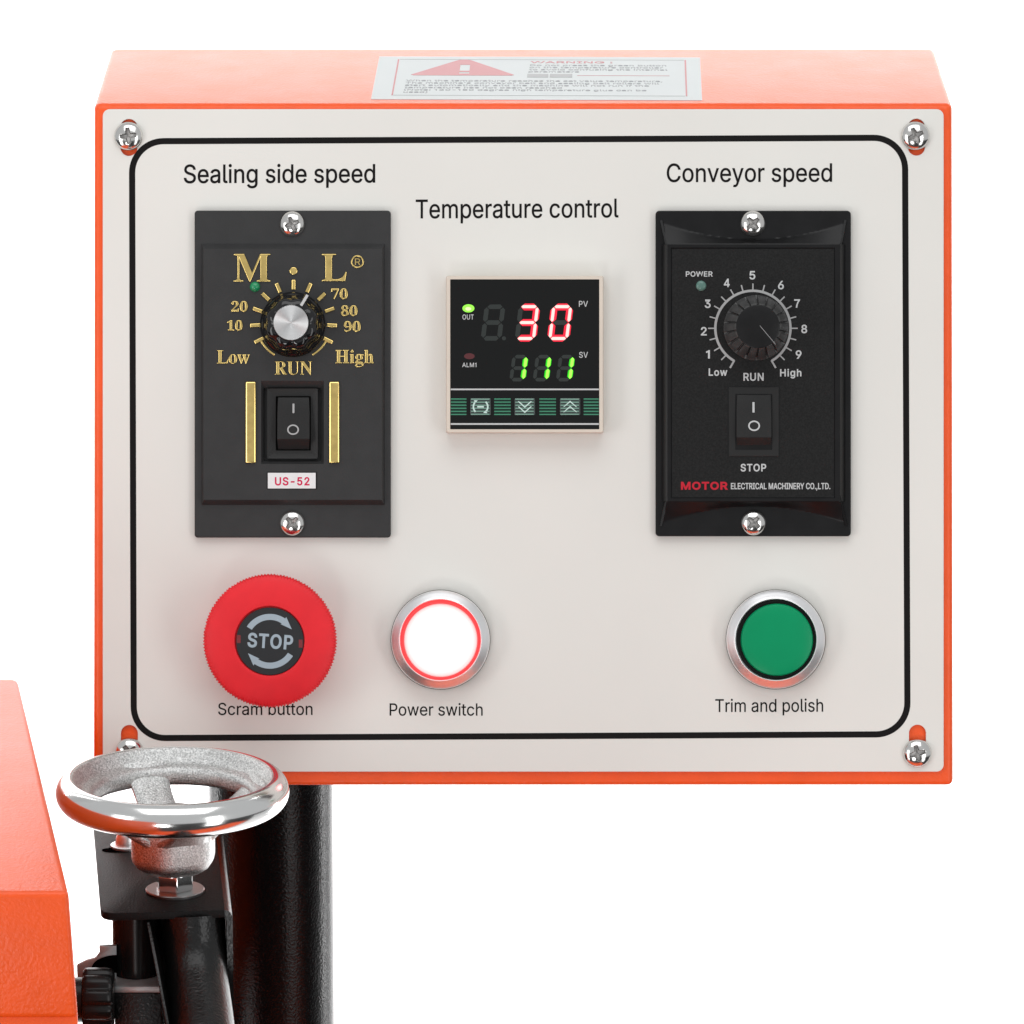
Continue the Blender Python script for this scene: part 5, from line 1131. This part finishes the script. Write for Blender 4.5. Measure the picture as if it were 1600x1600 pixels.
# ------------------------------------------------------------------ push buttons
def push_button(px, py, lit, label):
    t = panel_thing('push_button', px, py, 0)
    tag(t, label, 'push button')
    RH = 40.0
    prof = [(74.5, 0.2), (74.5, 6), (76.5, 8), (77.0, RH - 13), (76.5, RH - 11.2), (75.2, RH - 9.6), (71.5, RH - 6.6), (68, RH - 3.8), (65.4, RH - 1.6), (64.2, RH - 0.8), (63.3, RH - 1.0), (62.5, RH - 3), (62.2, RH - 18)]
    plathe('bezel_ring', prof, px, py, RH - 8, M_['satin'], t, 144, smooth=40)
    plathe('gap_shadow_ring', [(77.9, 0.2), (77.9, 9), (77.2, 10), (70, 10)], px, py, 9, M_['gasket'], t, 96)  # dark ring draws the shadow gap under the bezel
    if lit:
        g = plathe('lens_edge', [(62.1, RH - 16), (62.1, RH - 8), (61, RH - 6.4), (58.6, RH - 6.0), (57.6, RH - 7.6), (57.4, RH - 12)], px, py, RH - 6, M_['lit_rim'], t, 120)
        c = plathe('lens', [(57.3, RH - 14), (57.0, RH - 7), (55.5, RH - 4.8), (45, RH - 3.2), (25, RH - 2.2), (0.01, RH - 2)], px + 0.4, py + 1.0, RH - 4, M_['lit_core'], t, 120)
        for k in (g,): k['label'] = 'glowing red edge of the lens'
    else:
        plathe('gasket', [(62.1, RH - 14), (62.0, RH - 9), (60.5, RH - 8), (55, RH - 9), (55, RH - 14)], px + 0.8, py, RH - 8, M_['gasket'], t, 120)
        plathe('lens', [(56.4, RH - 14), (56.2, RH - 2), (54.6, RH + 1.2), (51, RH + 2.4), (40, RH + 4.0), (20, RH + 5.2), (0.01, RH + 5.6)], px + 2.0, py + 0.6, RH + 4, M_['green_lens'], t, 120)
    return t
push_button(688.2, 999.6, True, 'glowing white and red push button in a satin ring above Power switch caption')
push_button(1212.2, 999.2, False, 'unlit green push button in a satin ring above Trim and polish caption')

# ------------------------------------------------------------------ column
colY = 250.0
pl, pr = on_y(328, 1400, colY), on_y(521, 1400, colY)
cr = (pr.x - pl.x) / 2
cxw = (pr.x + pl.x) / 2
colm = world_thing('support_column', (cxw, colY, -1.25 / S))
tag(colm, 'thick round black column with textured paint rising to the underside of the control box', 'column')
zb = c.z
tube('tube', (cxw, colY, -1.25 / S), (cxw, colY, zb + 6), cr, M_['column'], colm, 128)
tube('base_flange', (cxw, colY, -1.25 / S + 1), (cxw, colY, -1.25 / S + 30), cr * 2.2, M_['black_powder'], colm, 64, bevel=3)

# ------------------------------------------------------------------ orange housing at the left
HZ = -300.0
fr = on_z(107.5, 1394, HZ); br = on_z(27.5, 1060, HZ)
hs = world_thing('machine_housing', (fr.x - 300, fr.y + 500, HZ - 700))
tag(hs, 'big orange sheet metal housing cut off by the left edge of the picture', 'machine housing')
low = on_y(122.5, 1592, fr.y)
lo2 = Vector((low.x + 4, low.y + 40, low.z - 60))
xL = fr.x - 700
V = [(xL, fr.y, HZ), fr, low, (xL, fr.y, low.z), (xL, br.y, HZ), br, (br.x + 15, br.y, low.z), (xL, br.y, low.z)]
wmesh('top_cover', V, [(0, 1, 2, 3), (4, 5, 6, 7), (0, 1, 5, 4), (3, 2, 6, 7), (0, 3, 7, 4), (1, 2, 6, 5)], M_['orange'], hs, 40, bevel=9, seg=4)
V = [(xL + 5, fr.y + 7, low.z + 8), (low.x - 1, fr.y + 7, low.z + 8), (low.x + 1, fr.y + 7, low.z - 500), (xL + 5, fr.y + 7, low.z - 500),
     (xL + 5, br.y - 8, low.z + 8), (br.x + 9, br.y - 8, low.z + 8), (br.x + 9, br.y - 8, low.z - 500), (xL + 5, br.y - 8, low.z - 500)]
wmesh('lower_body', V, [(0, 1, 2, 3), (4, 5, 6, 7), (0, 1, 5, 4), (3, 2, 6, 7), (0, 3, 7, 4), (1, 2, 6, 5)], M_['orange'], hs, 40, bevel=4, seg=2)

x0b, x1b, y0b, y1b, ztb, zbb = -1300, 1300, -1300, -600, -1450, -2000
V = [(x0b, y0b, ztb), (x1b, y0b, ztb), (x1b, y0b, zbb), (x0b, y0b, zbb), (x0b, y1b, ztb), (x1b, y1b, ztb), (x1b, y1b, zbb), (x0b, y1b, zbb)]
wmesh('bed', V, [(0, 1, 2, 3), (4, 5, 6, 7), (0, 1, 5, 4), (3, 2, 6, 7), (0, 3, 7, 4), (1, 2, 6, 5)], M_['orange'], hs, 40, bevel=8, seg=2)

# ------------------------------------------------------------------ bracket under the wheel
PZ = -488.0                                  # top of the bracket plate
brk = world_thing('mounting_bracket', tuple(on_z(255, 1380, PZ)))
tag(brk, 'black folded steel bracket plate under the handwheel with a slotted bolt', 'bracket')
fl_, fr_ = on_z(157, 1427, PZ), on_z(351, 1422, PZ)
bl_, br_ = on_z(144.5, 1272, PZ), on_z(334, 1272, PZ)
TK = 12.0
def plate_top():
    # rounded front-left corner
    pts = [Vector(bl_), Vector(fl_) + Vector((-2, 34, 0)), Vector(fl_) + Vector((-0.5, 20, 0)), Vector(fl_) + Vector((4, 8, 0)), Vector(fl_) + Vector((12, 1.5, 0)), Vector(fl_) + Vector((22, 0, 0)), Vector(fr_), Vector(br_)]
    n = len(pts)
    vs = [p for p in pts] + [p - Vector((0, 0, TK)) for p in pts]
    fs = [tuple(range(n)), tuple(range(n, 2 * n))] + [(i, (i + 1) % n, n + (i + 1) % n, n + i) for i in range(n)]
    wmesh('plate', vs, fs, M_['bracket'], brk, 40, bevel=1.6, seg=2)
    # folded side: rounded bend, then down
    sec = [(0, 0), (5, -1.2), (9, -4.5), (11.3, -9), (12, -14), (12, -620), (3, -620), (3, -18), (2, -14), (0, -12)]
    m = len(sec)
    vs = []
    for base in (fr_, br_):
        for dx, dz in sec:
            vs.append(Vector(base) + Vector((dx, 0, dz)))
    fs = [tuple(range(m)), tuple(range(m, 2 * m))] + [(i, (i + 1) % m, m + (i + 1) % m, m + i) for i in range(m)]
    wmesh('side_flange', vs, fs, M_['black_powder'], brk, 40)
plate_top()
q0, q1 = on_y(238, 1440, -180), on_y(343, 1440, -180)
V = [(q0.x, -180, PZ - TK), (q1.x - 2, -180, PZ - TK), (q1.x - 2, -180, PZ - 700), (q0.x + 10, -180, PZ - 700)]
V += [(x, y + 10, z) for x, y, z in V]
wmesh('gap_filler_sheet', V, [(0, 1, 2, 3), (4, 5, 6, 7), (0, 1, 5, 4), (3, 2, 6, 7), (0, 3, 7, 4), (1, 2, 6, 5)], M_['black_powder'], brk, 30)  # black sheet added to darken the bright gap under the plate
# slot and bolt on the plate
sp = on_z(183, 1328.5, PZ)
vs = []
for i in range(24):
    a_ = 2 * math.pi * i / 24
    vs.append(sp + Vector((24 * math.cos(a_), 13 * math.sin(a_) * 1.0, 0.6)))
wmesh('slot_shade_patch', vs + [v - Vector((0, 0, 0.5)) for v in vs], [tuple(range(24)), tuple(range(24, 48))] + [(i, (i + 1) % 24, 24 + (i + 1) % 24, 24 + i) for i in range(24)], M_['black_patch'], brk, 30)  # flat black disc, the shade inside the opening put in as colour
bp_ = on_z(198, 1323.5, PZ)
def wlathe(name, prof, base, m, parent, n=64, mod=None, smooth=35, cap=True):
    me = lathe_mesh(prof, n, mod, cap=cap)
    o = link(name, me, m, parent, smooth)
    o.location = (Vector(base) - ORG[parent.name][1]) * S
    return o
wlathe('bolt_washer', [(25, 0.2), (25, 4), (23.5, 5), (14, 5)], bp_, M_['satin'], brk)
wlathe('bolt_head', [(17.5, 4), (17.5, 8), (16.5, 16), (13, 24), (8, 28), (0.01, 29)], bp_, M_['satin'], brk)

# ------------------------------------------------------------------ handwheel
hub = on_z(269.5, 1237, -330)
HX, HY = hub.x, hub.y
wz = -330.0
hw = world_thing('handwheel', (HX, HY, PZ))
tag(hw, 'chrome rimmed handwheel with rough cast spokes and hub above the black bracket', 'handwheel')
def at_wheel(prof): return [(r, z + wz - PZ) for r, z in prof]
pol_p = [(153, 25)] + [(149 + 28 * math.cos(R(q)), 0 + 27.5 * math.sin(R(q))) for q in range(76, -100, -8)] + [(138, -26)]
o = link('rim', lathe_mesh(at_wheel(pol_p), 160, cap=False), M_['chrome'], hw, 50)
rgh = [(153, 25), (150.5, 24), (147, 17), (142, 9), (138, 5), (133, 3.5), (127, 2), (121, -2), (119, -8), (120, -20), (124, -26), (131, -28), (138, -26)]
def wob(r, h, a, k):
    return r + (1.2 * math.sin(5 * a + 1) + 0.8 * math.sin(13 * a)) * (0.6 if r < 145 else 0)
link('inner_rim', lathe_mesh(at_wheel(rgh), 160, wob, cap=False), M_['cast'], hw, 60)
# spokes: from the rim down to the hub
for ang in (-20, 70, 160, 250):
    a_ = R(90 - ang)
    u = Vector((math.cos(a_), math.sin(a_), 0)); v = Vector((-u.y, u.x, 0))
    secs = []
    for t in range(9):
        s = t / 8
        r = 136 - 96 * s
        z = wz + 11 - 73 * (s ** 0.75) - (0 if s else 0)
        w = 35 - 6 * math.sin(math.pi * min(1, s * 1.2)) + (5 if s > 0.85 else 0) + (6 if s < 0.1 else 0)
        th = 16 + 6 * s
        secs.append((r, z, w, th))
    vs, fs = [], []
    ring = [(-1, -0.3), (-1, 0.35), (-0.8, 0.85), (-0.45, 1), (0.45, 1), (0.8, 0.85), (1, 0.35), (1, -0.3), (0.8, -0.9), (-0.8, -0.9)]
    for r, z, w, th in secs:
        for p, q in ring:
            vs.append(Vector((HX, HY, 0)) + u * r + v * (p * w) + Vector((0, 0, z - th / 2 + q * th / 2)))
    m = len(ring)
    for k in range(len(secs) - 1):
        for i in range(m):
            fs.append((k * m + i, k * m + (i + 1) % m, (k + 1) * m + (i + 1) % m, (k + 1) * m + i))
    fs.append(tuple(range(m))); fs.append(tuple(range((len(secs) - 1) * m, len(secs) * m)))
    wmesh('spoke', vs, fs, M_['cast'], hw, 50)
def hexy(r, h, a, k):
    return r * (1 - 0.045 * (0.5 + 0.5 * math.cos(6 * a + 0.6)))
wlathe('hub', [(20, 126), (55, 124), (63, 116), (65.5, 106), (65.5, 60), (64, 52), (58, 43), (48, 36), (38, 34.5), (26, 34)], (HX, HY, PZ), M_['cast'], hw, 96, hexy, 50)
wlathe('collar', [(27, 35), (33, 34), (33, 31), (27, 30)], (HX, HY, PZ), M_['chrome'], hw, 64)
nx0, ny0 = HX + 1.5, HY
def hexn(r, h, a, k):
    q = (a + 0.35) % (math.pi / 3) - math.pi / 6
    return r * math.cos(math.pi / 6) / math.cos(q) if 20 < r < 40 else r
wlathe('nut', [(24, 37), (29.5, 35), (30, 32), (30, 7), (29, 5), (20.1, 4.8)], (nx0, ny0, PZ), M_['chrome'], hw, 96, hexn, 25)
wlathe('washer', [(45, 0.2), (45, 3.5), (43.5, 5), (20, 5)], (HX + 2, HY, PZ), M_['steel'], hw, 72)
wlathe('spindle', [(20, 60), (20, -TK - 2), (31, -TK - 3), (31, -TK - 150), (28, -TK - 152)], (HX + 2, HY, PZ), M_['black_powder'], hw, 64)

# ------------------------------------------------------------------ parts below the bracket
sp_t = on_y(209, 1440, -470)
spc = world_thing('spacer_tube', (sp_t.x, -470, PZ - 100))
tag(spc, 'smooth black spacer cylinder hanging below the bracket plate', 'spacer')
rs_ = (on_y(250, 1440, -470).x - on_y(175.5, 1440, -470).x) / 2
zbot = on_y(209, 1531, -470 - rs_).z
cxs = (on_y(250, 1440, -470).x + on_y(175.5, 1440, -470).x) / 2
tube('cylinder', (cxs, -470, zbot), (cxs, -470, PZ - TK), rs_, M_['black_smooth'], spc, 96, bevel=1.5)

blk = world_thing('slide_block', (cxs, -470, zbot - 200))
tag(blk, 'dark block with a pale grey top edge directly under the black spacer cylinder', 'slide block')
yF = -540
A = on_y(178.5, 1552, yF); B = on_y(252, 1552, yF)
zt2 = A.z
V = [(A.x, yF, zt2), (B.x, yF, zt2), (B.x, yF, zt2 - 500), (A.x, yF, zt2 - 500), (A.x, -380, zt2), (B.x, -380, zt2), (B.x, -380, zt2 - 500), (A.x, -380, zt2 - 500)]
BOXF = [(0, 1, 2, 3), (4, 5, 6, 7), (0, 1, 5, 4), (3, 2, 6, 7), (0, 3, 7, 4), (1, 2, 6, 5)]
wmesh('block', V, BOXF, M_['black_powder'], blk, 40, bevel=2)
V = [(A.x + 0.5, yF + 1.5, zt2 + 10), (B.x, yF + 1.5, zt2 + 10), (B.x, yF + 1.5, zt2 + 0.2), (A.x + 0.5, yF + 1.5, zt2 + 0.2), (A.x + 0.5, -385, zt2 + 10), (B.x, -385, zt2 + 10), (B.x, -385, zt2 + 0.2), (A.x + 0.5, -385, zt2 + 0.2)]
wmesh('top_plate', V, BOXF, M_['greymetal'], blk, 40, bevel=1.0)

# bent pipe running forward below the bracket
p0 = on_y(290, 1488, -330); p1 = on_y(322, 1660, -640)
pipe = world_thing('bent_pipe', tuple(p1))
tag(pipe, 'glossy black round pipe running down towards the camera beside the bracket flange', 'pipe')
dirp = (p1 - p0).normalized()
def bent(ctrl, r, m, parent, name, n=56):
    # smooth centre line through control points
    pts = []
    for i in range(len(ctrl) - 1):
        a0 = ctrl[max(0, i - 1)]; a1 = ctrl[i]; a2 = ctrl[i + 1]; a3 = ctrl[min(len(ctrl) - 1, i + 2)]
        for k in range(10):
            t = k / 10
            pts.append(0.5 * ((2 * a1) + (a2 - a0) * t + (2 * a0 - 5 * a1 + 4 * a2 - a3) * t * t + (3 * a1 - a0 - 3 * a2 + a3) * t ** 3))
    pts.append(ctrl[-1])
    vs, fs = [], []
    ref = Vector((1, 0, 0))
    for i, p in enumerate(pts):
        tdir = (pts[min(i + 1, len(pts) - 1)] - pts[max(i - 1, 0)]).normalized()
        b1 = tdir.cross(ref).normalized(); b2 = b1.cross(tdir)
        for k in range(n):
            a_ = 2 * math.pi * k / n
            rr = r
            vs.append(p + b2 * rr * math.cos(a_) + b1 * rr * math.sin(a_))
    for i in range(len(pts) - 1):
        for k in range(n):
            fs.append((i * n + k, i * n + (k + 1) % n, (i + 1) * n + (k + 1) % n, (i + 1) * n + k))
    fs.append(tuple(range(n))); fs.append(tuple(range((len(pts) - 1) * n, len(pts) * n)))
    return wmesh(name, vs, fs, m, parent, 40)
bent([on_y(300, 1428, -478), on_y(302, 1480, -490), on_y(305, 1530, -520), on_y(312, 1585, -575), on_y(322, 1660, -660), on_y(345, 1800, -800), on_y(350, 2400, -960)], 50, M_['black_powder'], pipe, 'tube')

# slanting web plate, seen nearly edge on
w0, w1 = on_y(231, 1438, -520), on_y(262, 1602, -640)
web = world_thing('web_plate', tuple(w1))
tag(web, 'thin slanting black steel web between the spacer cylinder and the pipe', 'web plate')
w2 = on_y(300, 2000, -800)
V = []
for p in (w0, w1, w2):
    V += [p + Vector((-2.5, 0, 0)), p + Vector((2.5, 0, 0)), p + Vector((3, 60, 0)), p + Vector((-2, 60, 0))]
wmesh('sheet', V, [(0, 1, 2, 3), (8, 9, 10, 11)] + [(k * 4 + i, k * 4 + (i + 1) % 4, (k + 1) * 4 + (i + 1) % 4, (k + 1) * 4 + i) for k in range(2) for i in range(4)], M_['black_powder'], web, 30, bevel=0.8)

# clamp knob with its grey bracket
ck = world_thing('clamp_knob', tuple(on_y(150, 1560, -560)))
tag(ck, 'black fluted clamp knob lying on its side between orange housing and slide block', 'clamp knob')
c0, c1 = on_y(130, 1560, -560), on_y(178, 1560, -560)
rk_ = 47.0
vs, fs = [], []
n = 144
xs = [(c0.x, 0.90), (c0.x + 3, 0.98), (c0.x + 8, 1.0), (c1.x - 10, 1.0), (c1.x - 3, 0.96), (c1.x, 0.88)]
for x, k in xs:
    for i in range(n):
        a_ = 2 * math.pi * i / n
        fl = 1 - 0.10 * (0.5 + 0.5 * math.cos(10 * a_ + 0.5)) ** 3
        vs.append((x, -560 + rk_ * k * fl * math.cos(a_), c0.z + rk_ * k * fl * math.sin(a_)))
for k in range(len(xs) - 1):
    for i in range(n):
        fs.append((k * n + i, k * n + (i + 1) % n, (k + 1) * n + (i + 1) % n, (k + 1) * n + i))
fs.append(tuple(range(n))); fs.append(tuple(range((len(xs) - 1) * n, len(xs) * n)))
wmesh('grip', vs, fs, M_['black_smooth'], ck, 45)
tube('collar', on_y(112, 1562, -560), on_y(131, 1562, -560), 34, M_['black_smooth'], ck, 48, bevel=2)

gp = [(155, 1478), (182, 1478), (182, 1560), (130, 1560), (121.5, 1547), (120, 1509), (136, 1501), (149, 1497.5), (155.5, 1489)]
gb = world_thing('grey_lug', tuple(on_y(150, 1545, -505)))
tag(gb, 'pale grey metal lug behind the clamp knob at the left of the spacer', 'lug')
vs = [on_y(x, y, -500) for x, y in gp]
n = len(vs)
vs += [v + Vector((0, 9, 0)) for v in vs]
wmesh('sheet', vs, [tuple(range(n)), tuple(range(n, 2 * n))] + [(i, (i + 1) % n, n + (i + 1) % n, n + i) for i in range(n)], M_['greymetal'], gb, 30, bevel=1.0)
vs = [on_y(x, y, -503) for x, y in ([(141, 1520)] + [(143 + 40 * (1 - math.cos(R(q))), 1514 - 21 * math.sin(R(q))) for q in range(0, 91, 10)] + [(183, 1520)])]
n = len(vs)
vs += [v + Vector((0, 2.8, 0)) for v in vs]
wmesh('arched_black_patch', vs, [tuple(range(n)), tuple(range(n, 2 * n))] + [(i, (i + 1) % n, n + (i + 1) % n, n + i) for i in range(n)], M_['black_patch'], gb, 30)
